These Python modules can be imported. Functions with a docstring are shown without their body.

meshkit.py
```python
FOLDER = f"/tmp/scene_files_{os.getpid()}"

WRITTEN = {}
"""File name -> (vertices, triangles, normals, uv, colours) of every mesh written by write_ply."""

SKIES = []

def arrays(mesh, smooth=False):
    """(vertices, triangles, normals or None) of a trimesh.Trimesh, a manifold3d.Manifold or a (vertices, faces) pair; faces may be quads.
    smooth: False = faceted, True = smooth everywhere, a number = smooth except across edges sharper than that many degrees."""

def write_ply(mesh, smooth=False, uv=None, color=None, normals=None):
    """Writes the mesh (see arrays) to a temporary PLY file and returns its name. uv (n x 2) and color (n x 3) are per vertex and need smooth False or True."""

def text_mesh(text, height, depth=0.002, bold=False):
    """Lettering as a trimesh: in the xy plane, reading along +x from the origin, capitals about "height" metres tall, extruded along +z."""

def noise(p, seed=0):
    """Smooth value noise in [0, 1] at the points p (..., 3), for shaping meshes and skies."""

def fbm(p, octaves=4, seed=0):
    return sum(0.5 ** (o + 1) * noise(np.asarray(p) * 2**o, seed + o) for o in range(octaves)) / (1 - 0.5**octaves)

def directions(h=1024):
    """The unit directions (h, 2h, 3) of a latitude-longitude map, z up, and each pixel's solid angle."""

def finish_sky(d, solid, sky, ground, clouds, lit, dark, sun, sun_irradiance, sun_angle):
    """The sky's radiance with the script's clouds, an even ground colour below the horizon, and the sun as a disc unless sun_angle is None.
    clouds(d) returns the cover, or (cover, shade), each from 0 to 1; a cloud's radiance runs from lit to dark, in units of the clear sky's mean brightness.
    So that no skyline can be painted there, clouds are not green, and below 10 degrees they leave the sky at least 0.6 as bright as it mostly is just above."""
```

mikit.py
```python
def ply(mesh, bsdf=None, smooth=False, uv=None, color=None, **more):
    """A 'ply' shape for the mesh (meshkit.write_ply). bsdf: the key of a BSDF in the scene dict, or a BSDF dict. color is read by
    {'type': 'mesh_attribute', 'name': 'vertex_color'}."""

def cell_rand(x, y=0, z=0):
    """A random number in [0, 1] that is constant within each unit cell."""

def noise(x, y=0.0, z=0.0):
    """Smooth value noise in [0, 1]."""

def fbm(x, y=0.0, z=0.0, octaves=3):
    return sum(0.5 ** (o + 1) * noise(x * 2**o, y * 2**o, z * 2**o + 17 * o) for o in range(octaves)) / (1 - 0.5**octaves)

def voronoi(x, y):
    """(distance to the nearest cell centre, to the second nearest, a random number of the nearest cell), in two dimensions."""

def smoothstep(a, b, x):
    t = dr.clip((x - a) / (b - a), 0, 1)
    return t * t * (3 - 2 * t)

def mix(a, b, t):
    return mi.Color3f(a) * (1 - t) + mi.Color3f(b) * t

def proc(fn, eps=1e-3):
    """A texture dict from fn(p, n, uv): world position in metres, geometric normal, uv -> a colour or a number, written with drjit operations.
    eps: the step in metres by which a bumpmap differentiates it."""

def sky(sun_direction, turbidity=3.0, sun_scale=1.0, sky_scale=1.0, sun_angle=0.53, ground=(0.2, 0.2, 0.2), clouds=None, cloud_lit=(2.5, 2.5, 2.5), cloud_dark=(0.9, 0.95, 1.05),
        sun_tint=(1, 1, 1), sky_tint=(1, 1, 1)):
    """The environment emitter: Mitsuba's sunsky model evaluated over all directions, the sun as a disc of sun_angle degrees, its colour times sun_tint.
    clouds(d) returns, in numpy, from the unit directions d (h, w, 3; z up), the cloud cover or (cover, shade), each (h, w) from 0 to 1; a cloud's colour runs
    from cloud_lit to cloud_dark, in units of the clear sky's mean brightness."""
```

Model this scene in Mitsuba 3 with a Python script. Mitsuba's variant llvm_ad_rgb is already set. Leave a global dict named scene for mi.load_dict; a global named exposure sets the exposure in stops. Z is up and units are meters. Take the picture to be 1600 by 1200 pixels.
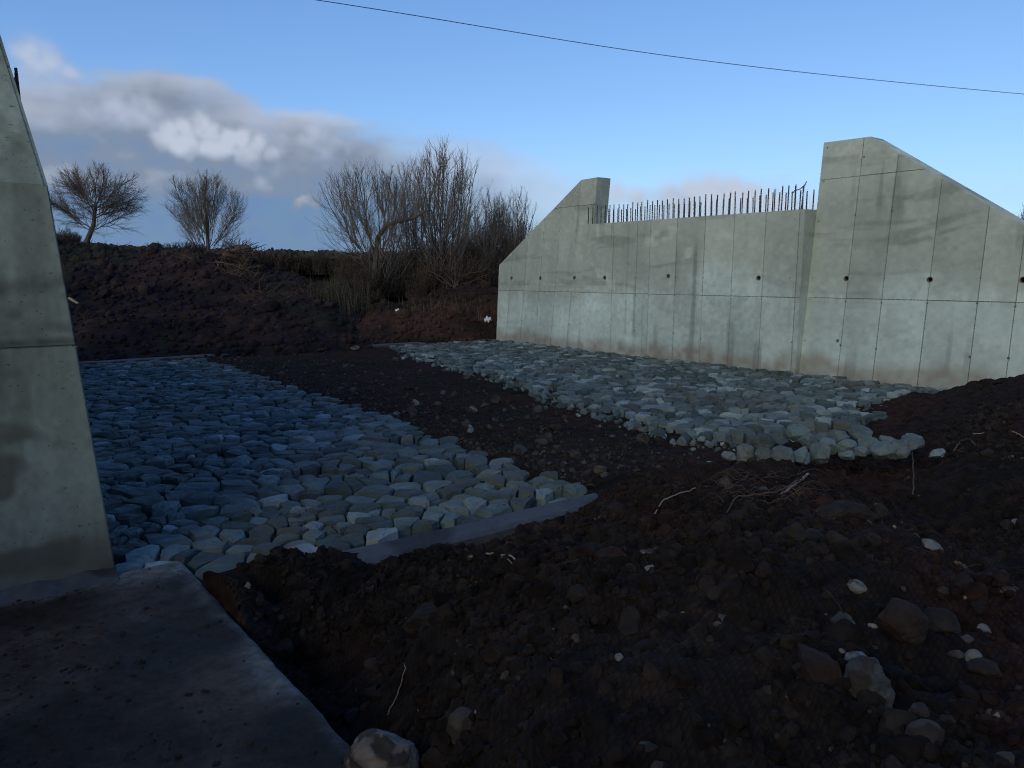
import math, random
import numpy as np, trimesh, drjit as dr, mitsuba as mi, manifold3d as m3
from scipy.spatial import Voronoi
from scipy.interpolate import RBFInterpolator
from shapely.geometry import Polygon, Point, box as sbox
from shapely import affinity
import mikit, meshkit
from mikit import proc, noise, fbm, voronoi, smoothstep, mix, cell_rand

T = mi.ScalarTransform4f
scene, labels = {}, {}

# ------------------------------------------------------------------ camera, sky, exposure
F, H = 1200.0, 2.5
PIT = math.atan(168 / F)
CAM = np.array([0, 0, H])
FW = np.array([0, math.cos(PIT), -math.sin(PIT)]); UP = np.array([0, math.sin(PIT), math.cos(PIT)]); RT = np.array([1.0, 0, 0])
scene['camera'] = {'type': 'perspective', 'fov': 2 * math.degrees(math.atan(800 / F)), 'fov_axis': 'x', 'near_clip': 0.05, 'far_clip': 9000.0,
                   'to_world': T().look_at(origin=CAM.tolist(), target=(CAM + FW).tolist(), up=[0, 0, 1])}
exposure = 2.42
SUN = np.array([-0.45, -0.89, 0.255])


def clouds(d):
    az = np.degrees(np.arctan2(d[..., 0], d[..., 1])); el = np.degrees(np.arcsin(np.clip(d[..., 2], -1, 1)))
    P3 = d * np.array([1, 1, 2.2])
    n1 = meshkit.fbm(P3 * 7 + 3, 5, 1); n2 = meshkit.fbm(P3 * 22 + 9, 4, 2); n3 = meshkit.fbm(P3 * np.array([5, 5, 16]) + 5, 4, 3)
    # one long bank: its top falls from left to right and goes on round the horizon, lower, with the noise
    top = np.interp(az, [-180, -60, -33, -30, -27.4, -23.7, -20.6, -18.6, -17, -13.6, -9, -6, -1, 4, 10, 13, 16, 20, 33, 60, 180], [6, 10, 11.5, 11.5, 12.3, 13.0, 12.8, 11.7, 10.9, 10.8, 10.1, 9.5, 8.9, 6.5, 6.0, 6.9, 7.0, 5.8, 4.0, 5, 6])
    e = el + (n1 - .5) * 3.0 + (n2 - .5) * 1.6
    soft = np.interp(az, [-60, -34, -16, -4, 4, 40], [1.2, .9, .6, 1.3, 1.6, 2.0])
    cover = 1 / (1 + np.exp(np.clip(-(top - e) / (.28 * soft), -50, 50))) * np.interp(az, [-180, -15, -4, 2, 8, 15, 22, 30, 180], [.9, .97, .80, .60, .75, .88, .70, .35, .6])
    # grey in the middle, paler along the rim, slate towards the horizon
    rim = np.clip((top - el) / 3.0, 0, 1)
    shade = .27 + .52 * np.clip((top - el) / 4.0, 0, 1) + .40 * (n1 - .5) + .8 * (n3 - .5)
    shade = shade + np.clip((6.0 - el) / 4.0, 0, 1) * .55
    w_ = np.clip((az + 8) / 14, 0, 1); w_ = w_ * w_ * (3 - 2 * w_); shade = shade * (1 - .8 * w_) + .05 * w_
    haze = np.clip((9 - el) / 8, 0, 1) * np.clip(.35 + 1.1 * (n3 - .35), 0, 1) * .55 * np.clip((az + 12) / 10, 0, 1)
    cover = np.maximum(cover, haze)

    n4 = meshkit.fbm(d * 75 + 2, 4, 4); n5 = meshkit.fbm(d * 34 + 6, 3, 6)
    cover = np.clip(cover * (1 + .35 * (n5 - .5)), 0, 1); shade = shade + .22 * (n5 - .5) + .10 * (n4 - .5)

    def puff(lobes, base, fade, bright, c, crisp):
        """A cumulus: a union of round lobes (azimuth, elevation, radius in degrees) over a soft base."""
        nonlocal cover, shade
        r = np.full(az.shape, 9.0); lit = np.zeros(az.shape)
        for a_, b_, q_ in lobes:
            x, y = (az - a_) * np.cos(np.radians(el)) / q_, (el - b_) / q_; rr_ = np.sqrt(x * x + y * y)
            lit = np.where(rr_ < r, y - .25 * x, lit); r = np.minimum(r, rr_)
        r = r + (n4 - .5) * .55 + (n5 - .5) * .45
        k = 1 / (1 + np.exp(np.clip((r - .9) / crisp, -50, 50))) * c * np.clip((el - base) / fade, 0, 1)
        body = bright + np.clip((base + 2.5 - el) * .30, -.1, .6) + (n4 - .5) * .6 + (n5 - .5) * .7
        cover = cover * (1 - k) + k * np.maximum(cover, .98); shade = shade * (1 - k) + k * body
    puff([(-24.0, 8.7, .75), (-23.3, 9.3, .8), (-22.3, 9.7, .8), (-21.4, 9.9, .75), (-20.7, 9.4, .8), (-19.7, 9.2, .8), (-18.7, 9.3, .7), (-17.8, 8.9, .7), (-17.0, 8.3, .6), (-22.5, 8.6, 1.1), (-20.5, 8.3, 1.2), (-18.4, 8.1, 1.1)], 6.4, 1.9, -.02, .95, .19)
    puff([(-27.6, 9.8, 1.1), (-26.2, 10.3, 1.2), (-24.8, 10.6, 1.2), (-28.6, 9.2, .9)], 8.0, 1.6, .22, .6, .3); puff([(-15.8, 9.0, .9), (-14.4, 9.2, 1.0), (-12.9, 8.9, 1.0), (-11.4, 8.6, .9), (-9.8, 8.3, .8)], 7.2, 1.5, .20, .65, .28)
    puff([(-27.0, 7.2, 1.0), (-25.8, 7.4, .9)], 5.8, 1.2, .30, .5, .3); puff([(-16.2, 6.8, .8), (-14.9, 7.0, .8), (-13.4, 6.6, .8)], 5.6, 1.0, .30, .5, .3)
    puff([(-30.9, 13.2, 1.0), (-29.9, 13.0, .9), (-30.5, 12.3, 1.1), (-28.9, 12.1, .8)], 10.6, 1.8, .02, .8, .22)
    puff([(-15.2, 5.0, .45), (-14.6, 5.3, .5), (-14.1, 5.0, .4)], 4.3, .5, .0, .85, .16); puff([(-18.6, 5.9, .5), (-17.8, 6.2, .5), (-17.2, 5.8, .4)], 5.0, .6, .12, .6, .2)
    puff([(-30.5, 6.3, .9), (-29.3, 6.1, .8), (-27.9, 5.9, .7)], 4.6, 1.2, .12, .7, .2); puff([(-25.6, 5.9, .8), (-24.4, 6.0, .8)], 4.4, 1.2, .2, .5, .25)
    puff([(11.4, 5.6, .9), (12.8, 5.9, .9), (14.2, 6.1, .9), (15.6, 6.0, .9), (16.8, 5.6, .8), (18.4, 5.0, .8)], 2.5, 1.5, -.02, .85, .16); puff([(6.2, 5.9, .6), (7.6, 6.0, .6), (9.0, 5.6, .6)], 3.2, 1.5, .02, .7, .22)
    puff([(-12.2, 4.9, .4), (-11.4, 5.1, .5), (-10.6, 4.8, .4)], 4.1, .6, .15, .6, .2); puff([(-20.7, 3.9, .6), (-19.6, 4.0, .6)], 3.0, .8, .3, .4, .25)
    return np.clip(cover, 0, 1), np.clip(shade, 0, 1)


scene['sky'] = mikit.sky(SUN.tolist(), turbidity=2.1, sun_scale=0.50, sky_scale=1.0, sun_angle=56, clouds=clouds, ground=(.05, .045, .04),
                         cloud_lit=(1.62, 1.80, 2.16), cloud_dark=(.25, .42, .72), sun_tint=(.73, 1.0, 1.36), sky_tint=(.75, .98, 1.46))


# ------------------------------------------------------------------ frames and helpers
A0 = math.radians(37.5); CA, SA = math.cos(A0), math.sin(A0)
EP = np.array([CA, SA, 0]); EQ = np.array([-SA, CA, 0])          # across the channel, along the channel


def ray(x, y): return FW * F + RT * (x - 800) - UP * (y - 600)
def at_z(x, y, z=0.0): r = ray(x, y); return CAM + r * ((z - H) / r[2])
def at_y(x, y, Y): r = ray(x, y); return CAM + r * (Y / r[1])
def W(p, q, z=0.0): return EP * p + EQ * q + np.array([0, 0, z])
def pq(P): P = np.asarray(P); return P[..., 0] * CA + P[..., 1] * SA, -P[..., 0] * SA + P[..., 1] * CA


def project(P):
    d = np.asarray(P, float) - CAM; z = d @ FW
    return 800 + F * (d @ RT) / z, 600 - F * (d @ UP) / z, z


def key_for(name):
    if name not in scene and name not in USED: USED.add(name); return name
    i = 1
    while f'{name}_{i:03d}' in USED or f'{name}_{i:03d}' in scene: i += 1
    USED.add(f'{name}_{i:03d}'); return f'{name}_{i:03d}'


USED = set()


def add(name, mesh, bsdf, parent=None, smooth=False, uv=None, label=None, cat=None, group=None, kind=None):
    k = key_for(f'{parent}__{name}' if parent else name)
    scene[k] = mikit.ply(mesh, bsdf, smooth=smooth, uv=uv)
    note(k, label, cat, group, kind)
    return k


def note(k, label=None, cat=None, group=None, kind=None):
    d = {a: b for a, b in (('label', label), ('category', cat), ('group', group), ('kind', kind)) if b}
    if d: labels[k] = d


def tri(v, f): return trimesh.Trimesh(np.asarray(v, float), np.asarray(f, int), process=False)


def join(ms):
    vs, fs, n = [], [], 0
    for v, f in ms:
        vs.append(v); fs.append(np.asarray(f) + n); n += len(v)
    return tri(np.vstack(vs), np.vstack(fs))


def tube(points, radii, sides=6, cap=True):
    p = np.asarray(points, float)
    if len(p) < 2: p = np.vstack([p, p + [0, 0, .01]])
    t = np.gradient(p, axis=0); t /= np.linalg.norm(t, axis=1, keepdims=True) + 1e-12
    ref = np.array([0.0, 0, 1]) if abs(t[:, 2]).mean() < .8 else np.array([1.0, 0, 0])
    a = np.cross(t, ref); a /= np.linalg.norm(a, axis=1, keepdims=True) + 1e-12
    b = np.cross(t, a); ang = np.arange(sides) * 2 * np.pi / sides
    v = p[:, None] + np.broadcast_to(radii, (len(p),))[:, None, None] * (np.cos(ang)[None, :, None] * a[:, None] + np.sin(ang)[None, :, None] * b[:, None])
    i, j = np.meshgrid(np.arange(len(p) - 1), np.arange(sides), indexing='ij')
    q = np.stack([i * sides + j, i * sides + (j + 1) % sides, (i + 1) * sides + (j + 1) % sides, (i + 1) * sides + j], -1).reshape(-1, 4)
    v = v.reshape(-1, 3); f = np.vstack([q[:, [0, 1, 2]], q[:, [0, 2, 3]]])
    if cap and sides > 3:
        n = len(v); v = np.vstack([v, p[0], p[-1]]); k = np.arange(sides); o = (len(p) - 1) * sides
        f = np.vstack([f, np.stack([k * 0 + n, (k + 1) % sides, k], 1), np.stack([k * 0 + n + 1, o + k, o + (k + 1) % sides], 1)])
    return v, f


def rot_any(rng):
    q = rng.normal(size=4); q /= np.linalg.norm(q); w, x, y, z = q
    return np.array([[1 - 2 * (y * y + z * z), 2 * (x * y - z * w), 2 * (x * z + y * w)], [2 * (x * y + z * w), 1 - 2 * (x * x + z * z), 2 * (y * z - x * w)], [2 * (x * z - y * w), 2 * (y * z + x * w), 1 - 2 * (x * x + y * y)]])


def rock(seed, sub=2, angular=.5, rough=.06, size=(1, 1, 1)):
    """An uneven stone: an icosphere cut by random planes, then roughened; about radius 1."""
    rng = np.random.default_rng(seed)
    m = trimesh.creation.icosphere(subdivisions=sub); v = np.array(m.vertices)
    ns = rng.normal(size=(int(6 + 10 * angular), 3)); ns /= np.linalg.norm(ns, axis=1, keepdims=True)
    for n in ns:
        h = rng.uniform(.60, .92) if angular > .2 else rng.uniform(.82, .97)
        s = v @ n; v = v - np.where(s > h, s - h, 0)[:, None] * n * (.92 if angular > .2 else .7)
    v = v * (1 + rough * 2 * (meshkit.fbm(v * 2.3 + seed * 3.7, 4, seed % 97) - .5))[:, None]
    return v * np.asarray(size), np.array(m.faces)


def scatter(templates, pos, scale, seed, squash=(.8, 1.25)):
    """One mesh of many rocks (a mass of rubble); returns mesh, per-vertex uv with a random tone."""
    rng = np.random.default_rng(seed); vs, fs, us, n = [], [], [], 0
    for P, s in zip(pos, scale):
        v, f = templates[rng.integers(len(templates))]
        v = (v * rng.uniform(*squash, 3)) @ rot_any(rng).T * s + P
        vs.append(v); fs.append(f + n); us.append(np.full((len(v), 2), rng.random())); n += len(v)
    return tri(np.vstack(vs), np.vstack(fs)), np.vstack(us)


def tone_uv(m, t): return np.full((len(m.vertices), 2), float(t))


# ------------------------------------------------------------------ materials
def two(b): return {'type': 'twosided', 'bsdf': b}
def diff(fn, rough=.85, spec=.25): return {'type': 'principled', 'base_color': proc(fn), 'roughness': rough, 'specular': spec}
def bump(b, fn, eps=2e-3): return {'type': 'bumpmap', 'bsdf': b, 'arbitrary': proc(fn, eps), 'scale': 1.0}


def concrete_col(p, n, uv):
    q = -SA * p.x + CA * p.y; a = CA * p.x + SA * p.y; z = p.z
    big = fbm(q * .45, z * .6, a * .4 + 3, 3); streak = fbm(q * 3.2, z * .3, a * .7, 2); fine = fbm(q * 9, z * 9, a * 9, 3)
    wob = noise(q * .55, a * .3) * 1.3
    flow = fbm(q * .5, z * 4.2 + wob * 3, a * .3 + 7, 3)
    edge = 2.15 + 1.5 * (noise(q * .22 + 11, a * .2) - .5) + .7 * (noise(q * .9, a * .5 + 5) - .5) + .25 * (noise(q * 4, z) - .5)
    low = smoothstep(edge + .45, edge - .45, z)
    c = mix((.276, .297, .270), (.385, .445, .428), low * (.5 + .55 * big))
    c = c * (.58 + .58 * big + .26 * streak) * (.80 + .40 * fine) * (.92 + .16 * uv.x)
    dark = smoothstep(.56, .74, flow) * (1 - low * .7)
    c = c * (1 - .24 * dark)
    pale = smoothstep(.64, .8, fbm(q * 1.6 + 3, z * 2.2, a + 2, 3))
    c = mix(c, (.44, .47, .44), pale * .5)
    drip = smoothstep(.66, .86, noise(q * 5.5, z * .25, a * 2)) * smoothstep(.35, .7, noise(q * .8, z * .7, 4.0))
    c = c * (1 - .30 * drip)
    mud = smoothstep(.42, .02, z - .55 * fbm(q * 1.3, a * .5, 2.0, 3) + .1) * (.4 + .6 * noise(q * 6, z * 6, a * 3))
    return mix(c, (.17, .115, .08), mud * .75)


def stained_col(p, n, uv):
    q = -SA * p.x + CA * p.y; a = CA * p.x + SA * p.y; z = p.z
    big = fbm(q * .9, z * 1.1, a * 1.1 + 3, 4); fine = fbm(q * 14, z * 14, a * 14, 3); run = fbm(q * 7, z * .8, a * 7, 3)
    c = mix((.125, .130, .100), (.262, .282, .232), smoothstep(.25, .75, big * .6 + run * .4)) * (.72 + .5 * fine)
    band = smoothstep(.11, .0, dr.abs(z - 2.46 + .10 * (noise(a * 4, q * 4, 2.0) - .5))) * (.3 + .7 * noise(a * 5, q * 5, 7.0)) + .7 * smoothstep(.07, .0, dr.abs(z - 2.12 + .06 * noise(a * 5, q * 5))) * noise(a * 6, q * 6, 3.0) + smoothstep(.06, .0, dr.abs(z - 1.99)) * (.4 + .5 * noise(a * 9, q * 9))
    c = c * (1 - .68 * dr.minimum(band, 1.0))
    blot = smoothstep(.56, .72, fbm(a * 2.6, z * 3.4, q * 2.6 + 5, 3)) * smoothstep(2.9, 2.2, z)
    c = mix(c, (.088, .080, .060), blot * .75)
    c = mix(c, (.34, .37, .33), smoothstep(.64, .76, fbm(a * 3.4 + 9, z * 1.7, q * 3.4, 3)) * .5)
    pit = smoothstep(.82, .9, noise(a * 42, q * 42, z * 42))
    c = c * (1 - .45 * pit)
    foot = smoothstep(.40, .0, z - .3 * fbm(a * 3, q * 3, 1.0, 3))
    return mix(c, (.10, .088, .072), foot * .7)


def concrete_bump(p, n, uv):
    q = -SA * p.x + CA * p.y; a = CA * p.x + SA * p.y
    return .012 * fbm(q * 1.7, p.z * 2.6, a * 1.7, 3) + .0022 * fbm(q * 22, p.z * 22, a * 22, 3)


def stone_col(p, n, uv):
    t = uv.x
    k = fbm(p.x * 6, p.y * 6, p.z * 6 + t * 9, 4); s = fbm(p.x * 34, p.y * 34, p.z * 34, 2)
    c = mix((.044, .057, .057), (.106, .136, .138), smoothstep(.05, .85, t))
    c = mix(c, (.22, .262, .268), smoothstep(.86, .97, t) * .8)
    c = c * (.45 + .75 * k + .36 * s)
    dirt = smoothstep(.56, .72, fbm(p.x * 1.4 + 4, p.y * 1.4, 2.0, 3)) * .35
    return mix(c, (.10, .085, .07), dirt)


def rock_bump(p, n, uv): return .012 * fbm(p.x * 17, p.y * 17, p.z * 17, 4)


def soil_col(p, n, uv):
    k = fbm(p.x * 1.1, p.y * 1.1, p.z * 1.1, 3); f = fbm(p.x * 11, p.y * 11, p.z * 11, 3); r = fbm(p.x * .8 + 7, p.y * .8 + 2, p.z, 3)
    c = mix((.0095, .0072, .0062), (.026, .0180, .0145), k)
    c = mix(c, (.029, .0135, .0105), smoothstep(.5, .68, r) * .7)
    return c * (.15 + 1.6 * f) * (.6 + .8 * uv.x)


def red_col(p, n, uv):
    k = fbm(p.x * .6, p.y * .6, p.z * 1.1, 3); f = fbm(p.x * 5, p.y * 5, p.z * 5, 3)
    c = mix((.023, .0145, .0125), (.052, .0270, .0215), smoothstep(.3, .65, k))
    return c * (.5 + .9 * f) * (.75 + .5 * uv.x)


def mound_col(p, n, uv):
    k = fbm(p.x * .5, p.y * .5, p.z * 1.2, 3); f = fbm(p.x * 4, p.y * 4, p.z * 4, 3)
    c = mix((.012, .0095, .012), (.030, .019, .019), smoothstep(.35, .7, k))
    green = smoothstep(.6, .7, fbm(p.x * .35 + 3, p.y * .35, 1.0, 3)) * .5
    return mix(c, (.020, .023, .017), green) * (.45 + 1.0 * f)


def soil_bump(p, n, uv): return .05 * fbm(p.x * 7, p.y * 7, p.z * 7, 4)


def ground_col(p, n, uv):
    k = fbm(p.x * .05, p.y * .09, 0.0, 4); f = fbm(p.x * 1.6, p.y * 1.6, p.z, 3)
    far = smoothstep(42, 62, p.y)
    dry = mix((.075, .066, .042), (.125, .104, .066), k)
    wood = mix((.030, .029, .026), (.052, .047, .040), k)
    c = mix(mix((.038, .030, .026), (.052, .044, .034), k), dry, far)
    c = mix(c, wood, smoothstep(95, 120, p.y + 60 * (k - .5)))
    return c * (.6 + .75 * f)


def slab_col(p, n, uv):
    k = fbm(p.x * 1.3, p.y * 1.3, p.z, 4); f = fbm(p.x * 16, p.y * 16, p.z * 16, 3)
    q = -SA * p.x + CA * p.y; a = CA * p.x + SA * p.y
    c = mix((.0180, .0128, .0092), (.062, .0455, .034), smoothstep(.25, .75, k))
    edge = smoothstep(1.38, 1.62, a + .5 * (k - .5)) * .9 + smoothstep(6.45, 6.9, q + .5 * (k - .5)) * .8
    return mix(c, (.125, .128, .122), dr.minimum(edge, 1.0) * (.3 + .7 * f)) * (.35 + 1.25 * f) * (.75 + .5 * noise(p.x * 60, p.y * 60, p.z * 60))


def bark_col(p, n, uv):
    f = fbm(p.x * 5, p.y * 5, p.z * 2, 3)
    return mix((.040, .033, .031), (.092, .078, .070), f) * (.7 + .6 * uv.x)


MAT = {
    'concrete': bump(diff(concrete_col, .8, .3), concrete_bump, 4e-3),
    'stained_concrete': bump(diff(stained_col, .85, .25), concrete_bump, 4e-3),
    'seam': two({'type': 'diffuse', 'reflectance': {'type': 'rgb', 'value': [.11, .115, .10]}}),
    'stone': bump(diff(stone_col, .75, .3), rock_bump),
    'soil': bump(diff(soil_col, .95, .1), soil_bump, 4e-3),
    'red_soil': bump(diff(red_col, .95, .1), soil_bump, 6e-3),
    'mound_soil': bump(diff(mound_col, .95, .1), soil_bump, 6e-3),
    'ground': diff(ground_col, .95, .05),
    'slab': bump(diff(slab_col, .7, .25), lambda p, n, uv: .035 * fbm(p.x * 7, p.y * 7, p.z * 7, 5), 3e-3),
    'bark': two(diff(bark_col, .9, .1)),
    'twig': two({'type': 'diffuse', 'reflectance': {'type': 'rgb', 'value': [.105, .092, .092]}}),
    'scrub': two({'type': 'diffuse', 'reflectance': {'type': 'rgb', 'value': [.044, .035, .030]}}),
    'pale_wood': two(diff(lambda p, n, uv: mix((.13, .105, .08), (.30, .25, .20), fbm(p.x * 14, p.y * 14, p.z * 14, 3)), .85, .15)),
    'root': two(diff(lambda p, n, uv: mix((.040, .029, .024), (.115, .080, .064), fbm(p.x * 7, p.y * 7, p.z * 7, 3)), .9, .1)),
    'reed': two(diff(lambda p, n, uv: mix((.030, .027, .020), (.115, .10, .068), uv.x * uv.x), .9, .1)),
    'steel': {'type': 'principled', 'base_color': proc(lambda p, n, uv: mix((.022, .018, .018), (.045, .028, .022), noise(p.x * 30, p.y * 30, p.z * 30))), 'roughness': .7, 'metallic': .0},
    'pipe': two({'type': 'diffuse', 'reflectance': {'type': 'rgb', 'value': [.13, .125, .11]}}),
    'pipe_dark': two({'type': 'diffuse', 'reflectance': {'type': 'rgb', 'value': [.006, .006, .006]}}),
    'cable': {'type': 'principled', 'base_color': {'type': 'rgb', 'value': [.035, .04, .05]}, 'roughness': .5},
    'litter': two({'type': 'diffuse', 'reflectance': {'type': 'rgb', 'value': [.62, .63, .64]}}),
}
PEB = {'pebble_tan': (.17, .135, .11), 'pebble_pale': (.145, .14, .13), 'pebble_brown': (.060, .047, .037), 'pebble_grey': (.052, .053, .052), 'pebble_blue': (.13, .155, .16), 'pebble_dark': (.019, .0145, .012), 'pebble_red': (.024, .0135, .0105)}
for nm, c in PEB.items():
    MAT[nm] = bump(diff((lambda c: lambda p, n, uv: mix(mi.Color3f(c), (.026, .0185, .015), smoothstep(.46, .60, fbm(p.x * 11 + 3, p.y * 11, p.z * 11, 3)) * .85) * (.4 + 1.15 * fbm(p.x * 16, p.y * 16, p.z * 16, 4)) * (.75 + .5 * uv.x))(c), .85, .2), rock_bump)
scene.update(MAT)

# ------------------------------------------------------------------ ground out to the horizon
WALL_R, WALL_L = 18.05, 1.15


def base_height(X, Y):
    p, q = X * CA + Y * SA, -X * SA + Y * CA
    s = lambda a, b, x: (lambda t: t * t * (3 - 2 * t))(np.clip((x - a) / (b - a), 0, 1))
    works = 1 - s(25.5, 33, q) * 1.0
    works = np.maximum(works * (1 - s(19.5, 26, p)), 0)
    P = np.stack([X, Y, X * 0], -1)
    n = meshkit.fbm(P * .12, 4, 5)
    far = 1.45 + np.clip((Y - 40) / 60, 0, 1) * .9 + .5 * (n - .5) + .12 * (meshkit.fbm(P * .9, 3, 6) - .5)
    R = np.hypot(X, Y)
    hill = s(150, 520, R) * (6 + 14 * meshkit.fbm(P * .0035, 4, 8)) + s(600, 2400, R) * 40 * meshkit.fbm(P * .0012 + 3, 3, 9)
    inside = np.where(q < 25.6, -.95, -.06 - .0 * q)
    return inside * works + (far + hill) * (1 - works)


az = np.radians(np.concatenate([np.arange(-180, -40, 4.0), np.arange(-40, 40, .4), np.arange(40, 180, 4.0)]))
rr = np.concatenate([[.0], np.geomspace(1.2, 5200, 330)])
AZ, RR = np.meshgrid(az, rr); GX, GY = RR * np.sin(AZ), RR * np.cos(AZ)
GZ = base_height(GX, GY)
na = len(az); i, j = np.meshgrid(np.arange(len(rr) - 1), np.arange(na), indexing='ij')
q4 = np.stack([i * na + j, i * na + (j + 1) % na, (i + 1) * na + (j + 1) % na, (i + 1) * na + j], -1).reshape(-1, 4)
gf = np.vstack([q4[:, [0, 2, 1]], q4[:, [0, 3, 2]]])
add('ground', tri(np.stack([GX, GY, GZ], -1).reshape(-1, 3), gf), 'ground', smooth=True, label='bare valley floor with dry pale grass running back to low dark wooded hills', kind='structure')


def patch(us, vs, pos):
    """Mesh of a grid: pos(U, V) -> points."""
    U, V = np.meshgrid(us, vs); P = pos(U, V); n = len(us)
    i, j = np.meshgrid(np.arange(len(vs) - 1), np.arange(n - 1), indexing='ij')
    q = np.stack([i * n + j, i * n + j + 1, (i + 1) * n + j + 1, (i + 1) * n + j], -1).reshape(-1, 4)
    m = tri(P.reshape(-1, 3), np.vstack([q[:, [0, 1, 2]], q[:, [0, 2, 3]]]))
    if m.face_normals[:, 2].mean() < 0: m.invert()
    return m


def rough(X, Y, amp, f, seed, oct=5):
    return amp * (meshkit.fbm(np.stack([X * f, Y * f, X * 0 + seed], -1), oct, seed) - .5)


def ridged(X, Y, f, seed):
    return 1 - np.abs(2 * meshkit.fbm(np.stack([X * f, Y * f, X * 0], -1), 3, seed) - 1)


# ------------------------------------------------------------------ foreground earth bank
CP = []
for x, y, z in [(950, 776, .08), (1010, 752, .34), (1060, 741, .48), (1120, 733, .50), (1200, 738, .52), (1290, 748, .55), (850, 820, .06), (800, 850, .06), (720, 870, .02), (650, 885, -.04), (560, 898, -.05), (450, 915, .0),
                (380, 925, -.05), (420, 985, -.42), (470, 1060, -.62), (525, 1130, -.55), (600, 905, -.12), (610, 1000, -.25), (640, 1100, -.10), (690, 1180, .10), (700, 935, .08), (700, 1030, .12), (800, 950, .35), (820, 1060, .42), (850, 1180, .5),
                (900, 850, .42), (1000, 850, .62), (1150, 850, .72), (1250, 800, .70), (1310, 850, .78), (1400, 910, .76), (1500, 985, .74), (1000, 1000, .62), (1200, 1000, .78), (1400, 1060, .82), (1580, 1110, .84), (1000, 1190, .62), (1300, 1190, .78), (1560, 1190, .86),
                (1335, 752, .16), (1400, 790, .06), (1480, 840, .10), (1560, 880, .18), (1640, 900, .3), (1500, 720, .36), (1570, 745, .52), (1590, 670, .72), (1560, 632, .72), (1600, 622, .80), (1660, 618, .85), (1515, 640, .42), (1455, 655, .22), (1400, 690, .04), (1430, 735, .10),
                (1590, 800, .36), (1380, 678, -.12), (1250, 720, .0), (1150, 712, -.08), (1700, 700, .75), (1500, 780, .22), (1740, 640, .9), (1690, 800, .55)]:
    P = at_z(x, y, z); CP.append((P[0], P[1], z))
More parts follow.
